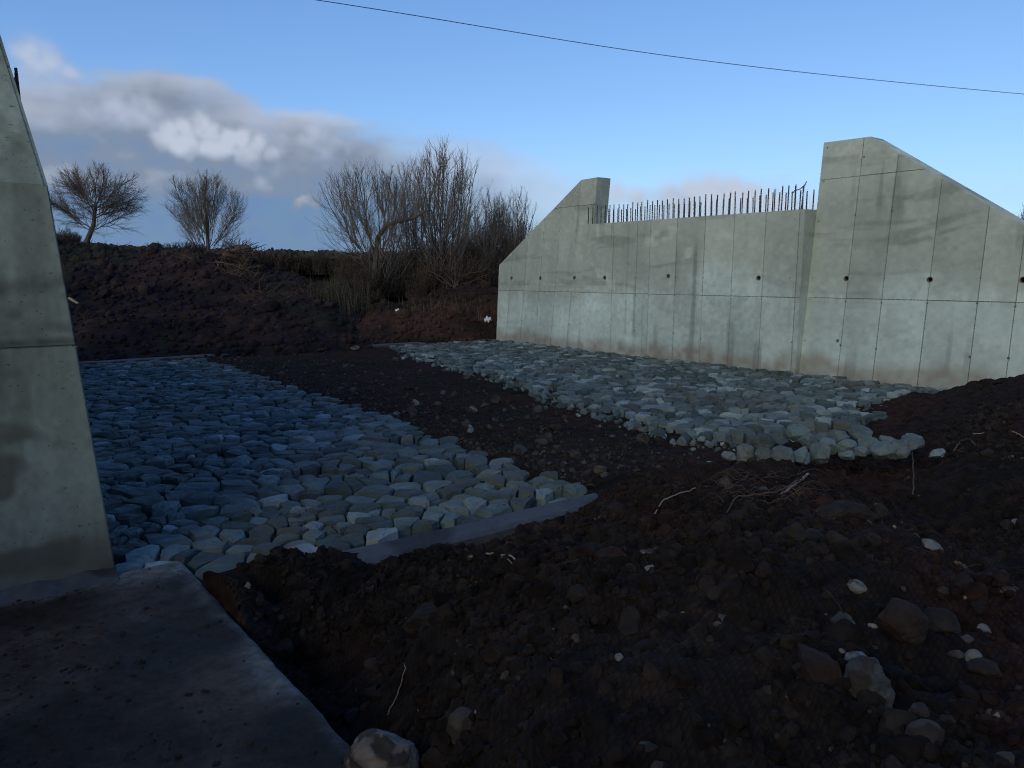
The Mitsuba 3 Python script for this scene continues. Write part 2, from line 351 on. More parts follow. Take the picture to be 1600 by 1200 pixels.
for p_, q_, z in [(1.75, 6.3, .08), (2.1, 6.35, .08), (2.5, 6.3, .07), (2.9, 6.15, .02), (1.8, 6.1, .08), (2.1, 6.1, .08), (2.5, 6.0, .05), (1.9, 5.85, .05), (3.2, 5.85, -.07), (4.2, 5.8, -.08), (5.2, 5.8, -.03), (6.5, 6.2, .10), (9.0, 6.4, -.05), (12, 7.0, -.2), (14.5, 7.6, -.05), (17.5, 8.0, -.1), (17.8, 5.6, .6), (15, 4, 1.0), (1.8, 5.45, -.14), (1.7, 5.0, -.32), (1.7, 4.2, -.58), (1.7, 3.4, -.45), (.5, 5, -.6), (0.5, 3.2, -.6), (-2, 5, -.6), (0, 0, .85), (2, 0, .9), (-3, 0, .9), (1, 1.6, .6), (0, 2, .4), (8, -4, 1.1), (0, -5, 1.0), (12, -2, 1.2), (6, 7.2, -.2), (10, 8, -.4), (13.5, 8.4, -.3)]:
    P = W(p_, q_); CP.append((P[0], P[1], z))
CP = np.array(CP)
BANK = RBFInterpolator(CP[:, :2], CP[:, 2], kernel='thin_plate_spline', smoothing=.004)


def bank_height(X, Y, fine=True):
    Z = BANK(np.stack([X.ravel(), Y.ravel()], -1)).reshape(X.shape)
    Z = np.clip(Z, -.8, 1.8)
    if fine:
        p, q = X * CA + Y * SA, -X * SA + Y * CA
        k = np.clip((Z + .6) / .5, .55, 1) * (1 - .72 * np.clip((q - 5.0) / .8, 0, 1) * (p < 6))
        Z = Z + k * (rough(X, Y, .34, 1.6, 21, 5) + .10 * (ridged(X, Y, 3.6, 23) - .6) + rough(X, Y, .11, 10, 24, 4))
        slab = (p < 1.66) & (q > 2.62)
        Z = np.where(slab, np.minimum(Z, -.25), Z)
        # keep the sill and the aprons clear, and pass under everything beyond
        over = np.clip((q - 6.15 - .24 * np.clip((3.3 - p) / 1.2, 0, 1) - .10 * (meshkit.fbm(np.stack([X * 2, Y * 2, X * 0], -1), 3, 29) - .5) * 3) / .28, 0, 1) * (p < 6.0) * 1.0
        Z = np.where(over > 0, np.minimum(Z, -.03 - .35 * over), Z)
    return Z


xs = np.concatenate([np.arange(-5, -3.4, .15), np.arange(-3.4, 8.0, .036), np.arange(8.0, 14.5, .09)])
ys = np.concatenate([np.arange(-5, 2.0, .3), np.arange(2.0, 9.6, .036), np.arange(9.6, 15.5, .10)])


def bank_pos(U, V):
    Z = bank_height(U, V)
    p, q = U * CA + V * SA, -U * SA + V * CA
    lim = np.where(p < 6.2, 6.55, np.where(p < 13, 7.6, np.where(p < 16, 8.0, 7.7)))
    Z = np.where(q > lim, np.minimum(Z, -.30 - .6 * np.clip(q - lim, 0, 1)), Z)
    return np.stack([U, V, Z], -1)


BANKM = patch(xs, ys, bank_pos)
add('earth_bank', BANKM, 'soil', smooth=True, label='dark heap of freshly dug reddish brown earth filling the near right foreground', kind='structure')
BTREE = None


def bank_at(x, y):
    """Where the sight line of pixel (x, y) meets the bank."""
    r = ray(x, y); r = r / np.linalg.norm(r); t = np.arange(1.5, 16, .02); P = CAM + t[:, None] * r
    Z = bank_height(P[:, 0][None], P[:, 1][None])[0]
    k = np.argmax(P[:, 2] < Z)
    return P[k] if (P[:, 2] < Z).any() else at_z(x, y, .2)


# the fill behind the left wing wall, running on as a bank of soil to the left of the photographer
def fill_pos(U, V):
    top = np.clip(5.5 - (9.3 - V) * .85, 0, 5.5)
    berm = np.clip((-.9 - U) * .85, 0, 3.7) * np.clip((V + 9) / 4, 0, 1)
    Z = np.where(V < 7.0, np.minimum(np.maximum(top, berm), np.clip((-.4 - U) * .95, 0, 9)), np.maximum(top, np.minimum(berm, 3)))
    Z = np.minimum(Z, np.where(V > 7, 2.9 + (V - 7) * .9, 9)) * np.clip((24 + U) / 5, 0, 1) * np.clip((27 - V) / 6, 0, 1)
    P = U[..., None] * EP + V[..., None] * EQ; P[..., 2] = Z - .25 + rough(P[..., 0], P[..., 1], .5, .8, 34) * np.clip(Z, 0, 1)
    return P


add('approach_embankment', patch(np.arange(-24, -.35, .25), np.arange(-9, 27, .25), fill_pos), 'soil', smooth=True, label='bank of soil filled in behind the left concrete wing wall', kind='structure')

# the spoil bank the photographer stands below: it goes on behind and to the left
def spoil_pos(U, V):
    d_ = -2.2 - V + .25 * np.clip(np.abs(U) - 9, 0, 20)
    Z = .4 + np.minimum(np.clip(d_, 0, 9) * .78, 4.3 + rough(U, V, 1.2, .2, 31)) - np.clip(V * 0 + np.abs(U) - 17, 0, 9) * .5 - np.clip(-14 - V, 0, 9) * .8
    return np.stack([U, V, np.maximum(Z, -.9) + rough(U, V, .5, .8, 32)], -1)


add('spoil_bank', patch(np.arange(-24, 24, .3), np.arange(-20, -1.6, .3), spoil_pos), 'soil', smooth=True, label='high bank of dug soil behind the place the picture is taken from', kind='structure')

# ------------------------------------------------------------------ dirt strip between the aprons
def right_edge(q): return np.interp(q, [5, 7.0, 8.8, 11.2, 15.7, 23.6, 26], [9.55, 9.75, 9.95, 10.4, 11.8, 13.1, 13.6])
def left_edge(q): return np.interp(q, [5, 6.3, 9, 14, 22.3, 26], [6.25, 6.28, 6.3, 6.7, 6.8, 6.8])


def strip_height(X, Y):
    p, q = X * CA + Y * SA, -X * SA + Y * CA
    t = np.clip((p - left_edge(q)) / 3.0, 0, 1)
    z = -.03 - .03 * t - .05 * t * np.clip((11.5 - q) / 4, 0, 1)
    return z + rough(X, Y, .10, .9, 41) + rough(X, Y, .05, 5, 42)


def strip_pos(U, V):
    P = U[..., None] * EP + V[..., None] * EQ
    P[..., 2] = strip_height(P[..., 0], P[..., 1])
    pe = np.maximum(left_edge(V) - .10 - U, U - right_edge(V) - .15)
    P[..., 2] -= np.clip(pe, 0, .4) * 1.0
    return P


add('dirt_strip', patch(np.arange(5.9, 14.4, .06), np.arange(6.2, 25.2, .06), strip_pos), 'soil', smooth=True, label='brown stony dirt bed lying between the two stone aprons', kind='structure')

# work floor beyond the far sill
def floor_pos(U, V):
    P = U[..., None] * EP + V[..., None] * EQ
    P[..., 2] = .0 + np.clip((V - 26) / 7, 0, 1) * .75 + rough(P[..., 0], P[..., 1], .30, .5, 51) + rough(P[..., 0], P[..., 1], .10, 2.5, 52)
    return P


add('work_floor', patch(np.arange(-8, 26, .14), np.arange(25.55, 36, .14), floor_pos), 'mound_soil', smooth=True, label='flat dark churned soil just beyond the far concrete sill', kind='structure')


def rbf_mound(name, mat, pix, extra, X0, X1, Y0, Y1, step, amp, seed, label):
    C = []
    for x, y, Y in pix: P = at_y(x, y, Y); C.append(P)
    C = np.array(C + [np.array(e, float) for e in extra])
    f = RBFInterpolator(C[:, :2], C[:, 2], kernel='thin_plate_spline', smoothing=.02)

    def h(X, Y):
        Z = f(np.stack([X.ravel(), Y.ravel()], -1)).reshape(X.shape)
        k = np.clip((Z + .1) / .8, .15, 1)
        return np.clip(Z, -1.2, 5.0) + k * (rough(X, Y, amp, .55, seed, 6) + amp * .25 * (ridged(X, Y, 1.3, seed + 1) - .6))
    add(name, patch(np.arange(X0, X1, step), np.arange(Y0, Y1, step), lambda U, V: np.stack([U, V, h(U, V)], -1)), mat, smooth=True, label=label, kind='structure')
    return h


MOUND = rbf_mound('earth_mound', 'mound_soil',
    [(40, 380, 33), (110, 384, 33), (200, 396, 33), (290, 401, 33), (340, 404, 32.5), (385, 416, 31.5), (410, 446, 30), (440, 478, 28.5), (475, 508, 27.5), (130, 552, 23.4), (250, 545, 24.4), (350, 540, 25.2), (440, 532, 26.2), (520, 524, 27.5),
     (130, 465, 27.8), (250, 462, 28.6), (350, 470, 29), (180, 510, 25.3), (300, 508, 26.2), (400, 505, 27.3)],
    [(-40, 24, -.6), (-30, 24, 0), (-30, 34, 3.6), (-40, 34, 2.6), (-22, 40, 1.0), (-14, 40, 1.0), (-30, 41, 1.0), (-8, 38, .6), (-5, 34, .5), (-4, 30, -.1), (-6, 26, -.3), (-14, 22, -.5), (-20, 20, -.5), (-30, 18, -.6)],
    -34, -3.5, 20, 40, .13, .85, 61, 'high heap of dark dug soil across the far left behind the stone apron')
RED = rbf_mound('red_earth_mound', 'red_soil',
    [(575, 490, 30.5), (605, 470, 31.5), (640, 484, 31.5), (700, 472, 31.5), (745, 465, 32), (790, 468, 32.5), (850, 478, 33.5), (545, 524, 28.4), (640, 529, 29.4), (770, 530, 30.6), (860, 533, 32), (900, 533, 33), (680, 500, 30.4), (760, 498, 31.4)],
    [(-8, 29, -.5), (-7, 33, -.3), (-5, 36, .3), (0, 36.5, .6), (4, 37, .6), (6, 34, .3), (6, 31, -.3), (0, 27, -.6), (-5, 27, -.6)],
    -9, 6, 27, 37, .085, .42, 71, 'low ridge of rusty red earth beside the far end of the right wall')

# clods over the far heaps
def clods_on(h, X0, X1, Y0, Y1, n, seed, mu, mat, lab):
    r = np.random.default_rng(seed); X = r.uniform(X0, X1, n); Y = r.uniform(Y0, Y1, n); Z = h(X[None], Y[None])[0]; t = [rock(740 + k, 1, .6, .14) for k in range(8)]
    ok = Z > -.1; m, u = scatter(t, np.stack([X, Y, Z], -1)[ok], r.lognormal(mu, .5, n).clip(.03, .35)[ok], seed); add('soil_rubble', m, mat, uv=u, label=lab, kind='stuff')


clods_on(MOUND, -26, -4, 22, 34, 5200, 65, -2.55, 'mound_soil', 'dark clods of soil strewn over the high heap on the left')
clods_on(RED, -7, 5, 28, 33, 1800, 75, -2.75, 'red_soil', 'rusty clods strewn over the low ridge of red earth')

# ------------------------------------------------------------------ concrete walls
def wall_map(P, p0, b, side):
    q, z, d = P[:, 0], P[:, 1], P[:, 2]
    a = p0 + b * z + d if side > 0 else p0 - b * z - d
    return a[:, None] * EP + q[:, None] * EQ + z[:, None] * np.array([0, 0, 1.0])


def slab_mesh(poly, d0, d1, p0, b, side):
    ms = []
    for g in getattr(poly, 'geoms', [poly]):
        if g.area < 2e-3: continue
        m = trimesh.creation.extrude_polygon(g, d1 - d0, engine='earcut'); v = np.array(m.vertices); v[:, 2] += d0
        ms.append((wall_map(v, p0, b, side), np.array(m.faces)))
    if not ms: return None
    m = join(ms)
    if m.volume < 0: m.invert()
    return m


def build_wall(name, prof, p0, b, side, thick, cols, rows, weeps, ties, label, seed, mat='concrete'):
    rng = np.random.default_rng(seed)
    prof = Polygon(prof)
    core = slab_mesh(prof, .03, thick, p0, b, side)
    if weeps:
        M = m3.Manifold(m3.Mesh(np.asarray(core.vertices, np.float32), np.asarray(core.faces, np.uint32)))
        for q, z in weeps:
            c = trimesh.creation.cylinder(.064, .8, sections=16); c.apply_transform(trimesh.geometry.align_vectors([0, 0, 1], EP)); c.apply_translation(wall_map(np.array([[q, z, .03]]), p0, b, side)[0])
            M = M - m3.Manifold(m3.Mesh(np.asarray(c.vertices, np.float32), np.asarray(c.faces, np.uint32)))
        mm = M.to_mesh(); core = tri(mm.vert_properties[:, :3], mm.tri_verts)
    k = add(name, core, mat, uv=tone_uv(core, .5), label=label, cat='concrete wall')
    seam = prof.buffer(-.03)
    holes = [Point(q, z).buffer(.068, 6) for q, z in weeps] + [Point(q, z).buffer(r, 3) for q, z, r in ties]
    for h in holes[:len(weeps)]: seam = seam.difference(h)
    sm = slab_mesh(seam, .017, .0295, p0, b, side); add('seam_backing', sm, 'seam', k, kind='stuff')
    for a, c in zip(cols[:-1], cols[1:]):
        for z0, z1 in zip(rows[:-1], rows[1:]):
            cell = prof.intersection(sbox(min(a, c), z0, max(a, c), z1))
            if cell.area < .02: continue
            g0 = cell.buffer(-rng.uniform(.006, .0105), join_style=2)
            # the outer edge of the wall is kept where it is
            g = g0
            for h in holes: g = g.difference(h)
            pm = slab_mesh(g, rng.uniform(-.004, .003), .029, p0, b, side)
            if pm is not None: add('panel', pm, mat, k, uv=tone_uv(pm, rng.random()))
    for q, z in weeps:
        ang = np.linspace(0, 2 * np.pi, 17)[:-1]; rings = []
        for r, d in ((.066, .02), (.066, -.012), (.055, -.012), (.055, .30)):
            rings.append(wall_map(np.stack([q + r * np.cos(ang), z + r * np.sin(ang), ang * 0 + d], 1), p0, b, side))
        v = np.vstack(rings); f = []
        for s_ in range(3):
            for t in range(16): a_, b_ = s_ * 16 + t, s_ * 16 + (t + 1) % 16; f += [[a_, b_, b_ + 16], [a_, b_ + 16, a_ + 16]]
        w = add('weep_pipe', tri(v, f), 'pipe', k)
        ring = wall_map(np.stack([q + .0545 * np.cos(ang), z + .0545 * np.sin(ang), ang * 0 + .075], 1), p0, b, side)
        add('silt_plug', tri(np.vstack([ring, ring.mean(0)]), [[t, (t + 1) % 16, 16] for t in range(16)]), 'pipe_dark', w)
    return k


ZJ, ZW, ZL = 1.96, 2.46, 4.95
def tie_rows(cols, prof, zs, r=.024, seed=0):
    rng = np.random.default_rng(seed); P = Polygon(prof).buffer(-.12)
    return [(c + rng.normal() * .01, z + rng.normal() * .03, r * rng.uniform(.8, 1.25)) for c in cols for z in zs if P.contains(Point(c, z)) and rng.random() < .85]


# right bank: near wing, abutment, far wing
pn = [(11.27, -.6), (11.27, 5.90), (10.05, 5.88), (5.55, 2.96), (5.55, -.6)]
cn = [11.27, 10.20, 9.30, 8.24, 7.18, 6.44, 5.55]
near_wing = build_wall('wing_wall', pn, 18.12, .1, 1, .62, cn, [-.6, ZJ, ZL, 6.2], [(10.25, ZW - .01), (8.24, ZW - .03), (6.36, ZW - .03)], tie_rows(cn[1:-1], pn, [.78, ZJ - .06, 4.0], .028, 1) + [(9.30, ZW, .02), (7.18, ZW, .02), (10.15, 5.4, .026), (11.15, 4.9, .024), (11.15, 5.75, .024), (11.17, 3.9, .024), (11.2, .85, .02), (10.3, .9, .045), (11.18, ZW, .02), (11.18, ZJ - .05, .02)],
                       'tall pale concrete wing wall at right, nearest the camera, sloping down to the right', 11)
pm_ = [(11.275, -.6), (11.275, 4.2), (19.58, 4.24), (19.58, -.6)]
cm = [11.275, 11.42, 12.42, 13.42, 14.42, 15.45, 16.5, 17.05, 18.1, 19.58]
mid_wall = build_wall('abutment_wall', pm_, 17.98, .016, 1, 1.1, cm, [-.6, ZJ, 4.3], [(18.45, ZW), (15.72, ZW + .05), (12.55, ZW)], tie_rows(cm[2:-1], pm_, [.75, ZJ - .05, ZW, 3.95], .022, 2) + [(11.6, ZW, .02), (11.45, .8, .022), (11.55, 3.95, .022)],
                      'long grey concrete abutment wall in the middle, topped by a row of steel bars', 12)
pf = [(19.585, -.6), (19.585, 5.86), (20.40, 5.85), (24.85, 2.95), (24.62, -.6)]
cf = [19.585, 20.42, 21.32, 22.22, 23.12, 24.02, 24.9]
far_wing = build_wall('wing_wall', pf, 18.12, .1, 1, .62, cf, [-.6, ZJ, ZL, 6.2], [(20.32, ZW), (22.2, ZW - .02), (23.95, ZW - .02)], tie_rows(cf[1:-1], pf, [.8, ZJ - .05, 4.1], .026, 3) + [(19.75, ZW, .02), (20.5, 5.3, .026)],
                      'concrete wing wall at the far end, sloping down to the left with a flat high end', 13)
# left bank: near wing whose end faces the camera, and the abutment behind it
pl = [(6.98, -.6), (6.98, 3.20), (9.30, 5.86), (10.5, 5.86), (10.5, -.6)]
left_wing = build_wall('wing_wall', pl, 1.13, .085, -1, 1.6, [6.98, 7.9, 8.95, 10.0, 10.5], [-.6, ZJ, ZL, 6.2], [(8.1, ZW)], [],
                       'concrete wing wall cut by the left edge, its stained narrow end facing the camera', 14, 'stained_concrete')
# shuttering marks across the end of the left wing: thin cast bands
def end_band(z0, z1, d):
    ps = [(1.13 - .085 * z0 - .012, z0), (1.13 - .085 * z1 - .012, z1), (-.44, z1), (-.44, z0)]
    v = np.array([W(p_, 6.98, z) for p_, z in ps] + [W(p_, 6.98 - d, z) for p_, z in ps])
    f = [[0, 1, 5], [0, 5, 4], [1, 2, 6], [1, 6, 5], [2, 3, 7], [2, 7, 6], [3, 0, 4], [3, 4, 7], [4, 5, 6], [4, 6, 7]]
    m = tri(v, f); m.fix_normals() if False else None
    return m


for z0, z1, d, t in [(-.3, 1.945, .014, .5), (1.965, 3.185, .013, .5)]:
    m = end_band(z0, z1, d); add('panel', m, 'stained_concrete', left_wing, uv=tone_uv(m, t))
left_mid = build_wall('abutment_wall', [(10.505, -.6), (10.505, 4.2), (18.8, 4.2), (18.8, -.6)], 1.15, .016, -1, 1.1, [10.505, 12, 13.5, 15, 16.5, 18.8], [-.6, ZJ, 4.3], [], [],
                      'concrete abutment wall hidden behind the left wing, only its steel bars showing', 15)


def bars(parent, p_of_z, q0, q1, ztop, seed, side):
    rng = np.random.default_rng(seed)
    for row, (dp, h, off) in enumerate(((.12, .60, 0), (.78, .52, .10))):
        for q in np.arange(q0 + off, q1, .205):
            q = q + rng.normal() * .012; hh = h + rng.normal() * .02; a = p_of_z + side * dp
            lean = rng.normal(size=2) * .006
            P = np.array([W(a, q, ztop - .25), W(a, q, ztop), W(a + lean[0] * .5, q + lean[1] * .5, ztop + hh * .5), W(a + lean[0], q + lean[1], ztop + hh)])
            add('reinforcing_bar', tri(*tube(P, .0165, 6)), 'steel', parent, smooth=40)


bars(mid_wall, 18.05, 11.45, 19.45, 4.21, 5, 1)
bars(left_mid, 1.22, 10.62, 14.6, 4.2, 6, -1)
for pts in ([(18.2, 11.78, 4.62), (18.19, 11.70, 4.70), (18.18, 11.55, 4.72), (18.2, 11.42, 4.82), (18.2, 11.38, 4.9)], [(18.18, 11.66, 4.2), (18.18, 11.66, 4.85)], [(18.3, 11.56, 4.2), (18.3, 11.50, 4.84)]):
    add('tie_bar', tri(*tube([W(*t) for t in pts], .013, 6)), 'steel', mid_wall, smooth=40)


# ------------------------------------------------------------------ sills and footing slab
def rough_box(p0, p1, q0, q1, z0, z1, step, amp, seed, warp=.03):
    us, vs = np.linspace(p0, p1, max(2, int((p1 - p0) / step))), np.linspace(q0, q1, max(2, int((q1 - q0) / step)))

    def pos(U, V):
        ed = np.minimum(np.minimum(U - p0, p1 - U), np.minimum(V - q0, q1 - V))
        P = U[..., None] * EP + V[..., None] * EQ
        n = meshkit.fbm(P * 3 + seed, 4, seed)
        P = P + np.where(ed < 1e-6, 1, 0)[..., None] * (n - .5)[..., None] * warp * (EP + EQ)
        P[..., 2] = z1 + amp * (meshkit.fbm(P * 2.2 + seed, 5, seed + 1) - .5) * 2 - np.clip(.02 - ed, 0, .02) * 1.2 * (.5 + n)
        return P
    top = patch(us, vs, pos); v = np.array(top.vertices); n0 = len(v); nu, nv = len(us), len(vs)
    rim = list(range(nu)) + [r * nu + nu - 1 for r in range(1, nv)] + [(nv - 1) * nu + c for c in range(nu - 2, -1, -1)] + [r * nu for r in range(nv - 2, 0, -1)]
    low = v[rim].copy(); low[:, 2] = z0
    k = len(rim); f = [[rim[t], n0 + t, n0 + (t + 1) % k] for t in range(k)] + [[rim[t], n0 + (t + 1) % k, rim[(t + 1) % k]] for t in range(k)]
    return tri(np.vstack([v, low]), np.vstack([top.faces, f]))


add('footing_slab', rough_box(-4.5, 1.64, 2.3, 6.96, -.9, .015, .035, .016, 81, .05), 'slab', smooth=35, label='mud covered concrete footing slab below the left wing wall, its edge beside a dark pit', cat='footing slab')
def sill_col(p, n, uv):
    k = fbm(p.x * 2, p.y * 2, p.z * 2, 3); f = fbm(p.x * 20, p.y * 20, p.z * 20, 3)
    mud = smoothstep(.48, .62, fbm(p.x * 1.1 + 5, p.y * 1.1, 0.0, 3))
    return mix(mix((.048, .048, .054), (.088, .088, .095), k), (.026, .021, .018), mud * .85) * (.7 + .6 * f)
scene['sill'] = bump(diff(sill_col, .7, .25), lambda p, n, uv: .01 * fbm(p.x * 12, p.y * 12, p.z * 12, 3))
add('concrete_sill', rough_box(2.62, 9.6, 5.98, 6.42, -.9, -.02, .045, .012, 82), 'sill', smooth=35, label='low concrete sill along the near edge of the left stone apron, half buried in earth', cat='sill')
add('concrete_sill', rough_box(-2.0, 18.0, 25.15, 25.52, -.6, .03, .07, .01, 83), 'sill', smooth=35, label='thin pale concrete sill crossing the far end of the stone aprons', cat='sill')

# mortar spill along the foot of the left wing
def fillet(p0, p1, q, seed):
    def pos(U, V):
        P = U[..., None] * EP + (q - V)[..., None] * EQ
        n = meshkit.fbm(P * 3.1 + seed, 4, seed)
        P[..., 2] = -.02 + .085 * np.clip(1 - V / (.16 + .30 * n), 0, 1) ** 1.2 * (.4 + 1.2 * n) + .02 * (meshkit.fbm(P * 14, 3, seed) - .5)
        return P
    return patch(np.arange(p0, p1, .03), np.arange(0, .6, .03), pos)
scene_sill = None
fm = fillet(-.9, 1.12, 6.965, 85)
add('mortar_spill', fm, 'sill', left_wing, smooth=True, label='crumbly grey mortar spilled along the foot of the wall')


# ------------------------------------------------------------------ stone aprons
def cells(poly, n, seed, relax=1):
    rng = np.random.default_rng(seed); x0, y0, x1, y1 = poly.bounds
    pts = rng.uniform((x0 - 1, y0 - 1), (x1 + 1, y1 + 1), (int(n * (x1 - x0 + 2) * (y1 - y0 + 2) / poly.area), 2))
    for k in range(relax + 1):
        vor = Voronoi(np.vstack([pts, [[-99, -99], [-99, 99], [99, -99], [99, 99]]]))
        cs = [Polygon(vor.vertices[vor.regions[r]]) if -1 not in vor.regions[r] and len(vor.regions[r]) > 2 else None for r in vor.point_region[:len(pts)]]
        if k < relax: pts = np.array([(np.array(c.centroid.coords[0]) * .5 + np.asarray(p) * .5 if c is not None and c.area < 3 else np.asarray(p)) for c, p in zip(cs, pts)])
    out = []
    for c in cs:
        if c is None: continue
        if poly.contains(c.centroid): out.append(c)
    return out


def pitched_stone(c, rng, fine, lift=0.0, drop=0.0):
    """One stone of the pitching: a broken block with a flat, cracked-off top and sharp irregular edges. Returns world (v, f)."""
    if rng.random() < .018 and c.area < .12: return None
    g = c.buffer(-rng.uniform(.004, .015), join_style=2)
    if g.is_empty or g.area < .008: return None
    if g.geom_type != 'Polygon': g = max(g.geoms, key=lambda s: s.area)
    g = g.simplify(.02)
    xy = np.array(g.exterior.coords)[:-1]
    if Polygon(xy).exterior.is_ccw is False: xy = xy[::-1]
    o = []
    for i_ in range(len(xy)):
        a, b, d = xy[i_ - 1], xy[i_], xy[(i_ + 1) % len(xy)]
        o += [b + (a - b) * rng.uniform(.03, .17), b + (d - b) * rng.uniform(.03, .17)]
    xy = np.array(o); ctr = xy.mean(0); n = len(xy)
    xy = xy + rng.normal(size=xy.shape) * .006
    R = math.sqrt(g.area / math.pi)
    tilt = rng.normal(size=2) * .06; hi = rng.normal() * .017 + lift - (.09 if rng.random() < .05 else 0)
    ztop = lambda X: hi + (X - ctr) @ tilt
    r1 = np.column_stack([ctr + (xy - ctr) * .92, np.full(n, -.30)])
    r2 = np.column_stack([xy, ztop(xy) - .035 - rng.uniform(0, .05, n)])
    r3 = np.column_stack([ctr + (xy - ctr) * rng.uniform(.90, .985, (n, 1)), 0 * xy[:, 0]]); r3[:, 2] = ztop(r3[:, :2]) - rng.uniform(0, .016, n)
    r4 = np.column_stack([ctr + (xy - ctr) * rng.uniform(.4, .6, (n, 1)), 0 * xy[:, 0]]); r4[:, 2] = ztop(r4[:, :2]) + rng.uniform(-.004, .010, n)
    cc = np.append(ctr + rng.normal(size=2) * .02, hi + rng.uniform(-.008, .012))
    v = np.vstack([r1, r2, r3, r4, cc]); f = []
    for s_ in range(3):
        for t in range(n): a_, b_ = s_ * n + t, s_ * n + (t + 1) % n; f += [[a_, b_, b_ + n], [a_, b_ + n, a_ + n]]
    f += [[3 * n + t, 3 * n + (t + 1) % n, 4 * n] for t in range(n)]
    v[:, 2] -= drop
    f = np.asarray(f)
    if fine: m = tri(v, f).subdivide(); v, f = np.array(m.vertices), np.array(m.faces)
    up = np.clip((v[:, 2] + .2) / .1, 0, 1)
    for k in range(rng.integers(2, 5)):          # faces knocked off the top
        th = rng.uniform(0, 6.28); u = np.array([math.cos(th), math.sin(th)]); v[:, 2] -= up * np.clip((v[:, :2] - ctr) @ u - rng.uniform(.35, .95) * R, 0, 1) * rng.uniform(.10, .55)
    if fine:
        nn = meshkit.fbm(np.column_stack([v[:, 0] * 13, v[:, 1] * 13, v[:, 2] * 13 + hi * 50]), 2, 91) - .5
        v[:, 2] += up * nn * .030; v[:, :2] += (meshkit.noise(v * 17 + 4, 92) - .5)[:, None] * .022 * np.array([1, -1])
    wv = v[:, :1] * EP + v[:, 1:2] * EQ + v[:, 2:3] * np.array([0, 0, 1.0])
    return wv, f


def apron(poly, n, seed, label, bedlabel, edge_fn=None):
    rng = np.random.default_rng(seed)
    bed = trimesh.creation.extrude_polygon(poly.buffer(-.05), .05, engine='earcut')
    v = np.array(bed.vertices); v = v[:, :1] * EP + v[:, 1:2] * EQ + (v[:, 2:3] - .20) * np.array([0, 0, 1.0])
    k = add('stone_apron', tri(v, bed.faces), 'soil', uv=np.full((len(v), 2), .2), label=label, kind='structure')
    out = []
    for c in cells(poly, n, seed):
        P = W(c.centroid.x, c.centroid.y); x, y, d = project(P)
        vis = -60 < x < 1660 and y < 1210
        lift, drop = edge_fn(c.centroid.x, c.centroid.y, rng) if edge_fn else (0, 0)
        m = pitched_stone(c, rng, d < 24, lift, drop)
        if m is None: continue
        tone = rng.beta(1.4, 2.0) if rng.random() > (.05 if seed == 101 else .17) else rng.uniform(.86, 1)
        out.append((c.area / d ** 2 * (P @ FW > 0) * vis * max(.05, (H / d)), m, tone))
    out.sort(key=lambda o: -o[0])
    for s_, (v, f), t in out[:300]: add('stone', tri(v, f), 'stone', k, uv=np.full((len(v), 2), t))
    rest = out[300:]
    if rest:
        m = join([o[1] for o in rest]); add('distant_stone', m, 'stone', k, uv=np.vstack([np.full((len(o[1][0]), 2), o[2]) for o in rest]), kind='stuff')
    return k


rgE = np.random.default_rng(7)
qs = np.arange(6.46, 25.16, .55)
lp = Polygon([(1.70, 6.46), (1.70, 6.9), (1.16, 6.98), (1.16, 25.12)] + [(left_edge(q) + rgE.normal() * .04, q) for q in qs[::-1]])
apron(lp, 1400, 101, 'pavement of tightly set dark blue grey stones on the left, between the wing wall and the dirt', '')
rp = Polygon([(right_edge(q) + rgE.normal() * .13, q) for q in np.arange(7.5, 25.1, .55)] + [(18.02, 25.12), (18.02, 6.2), (14.5, 6.6), (11.5, 6.9)])
apron(rp, 2000, 102, 'pavement of pale blue grey stones on the right, running along the foot of the long wall', '',
      lambda p, q, r: (.03 * r.random(), 0))

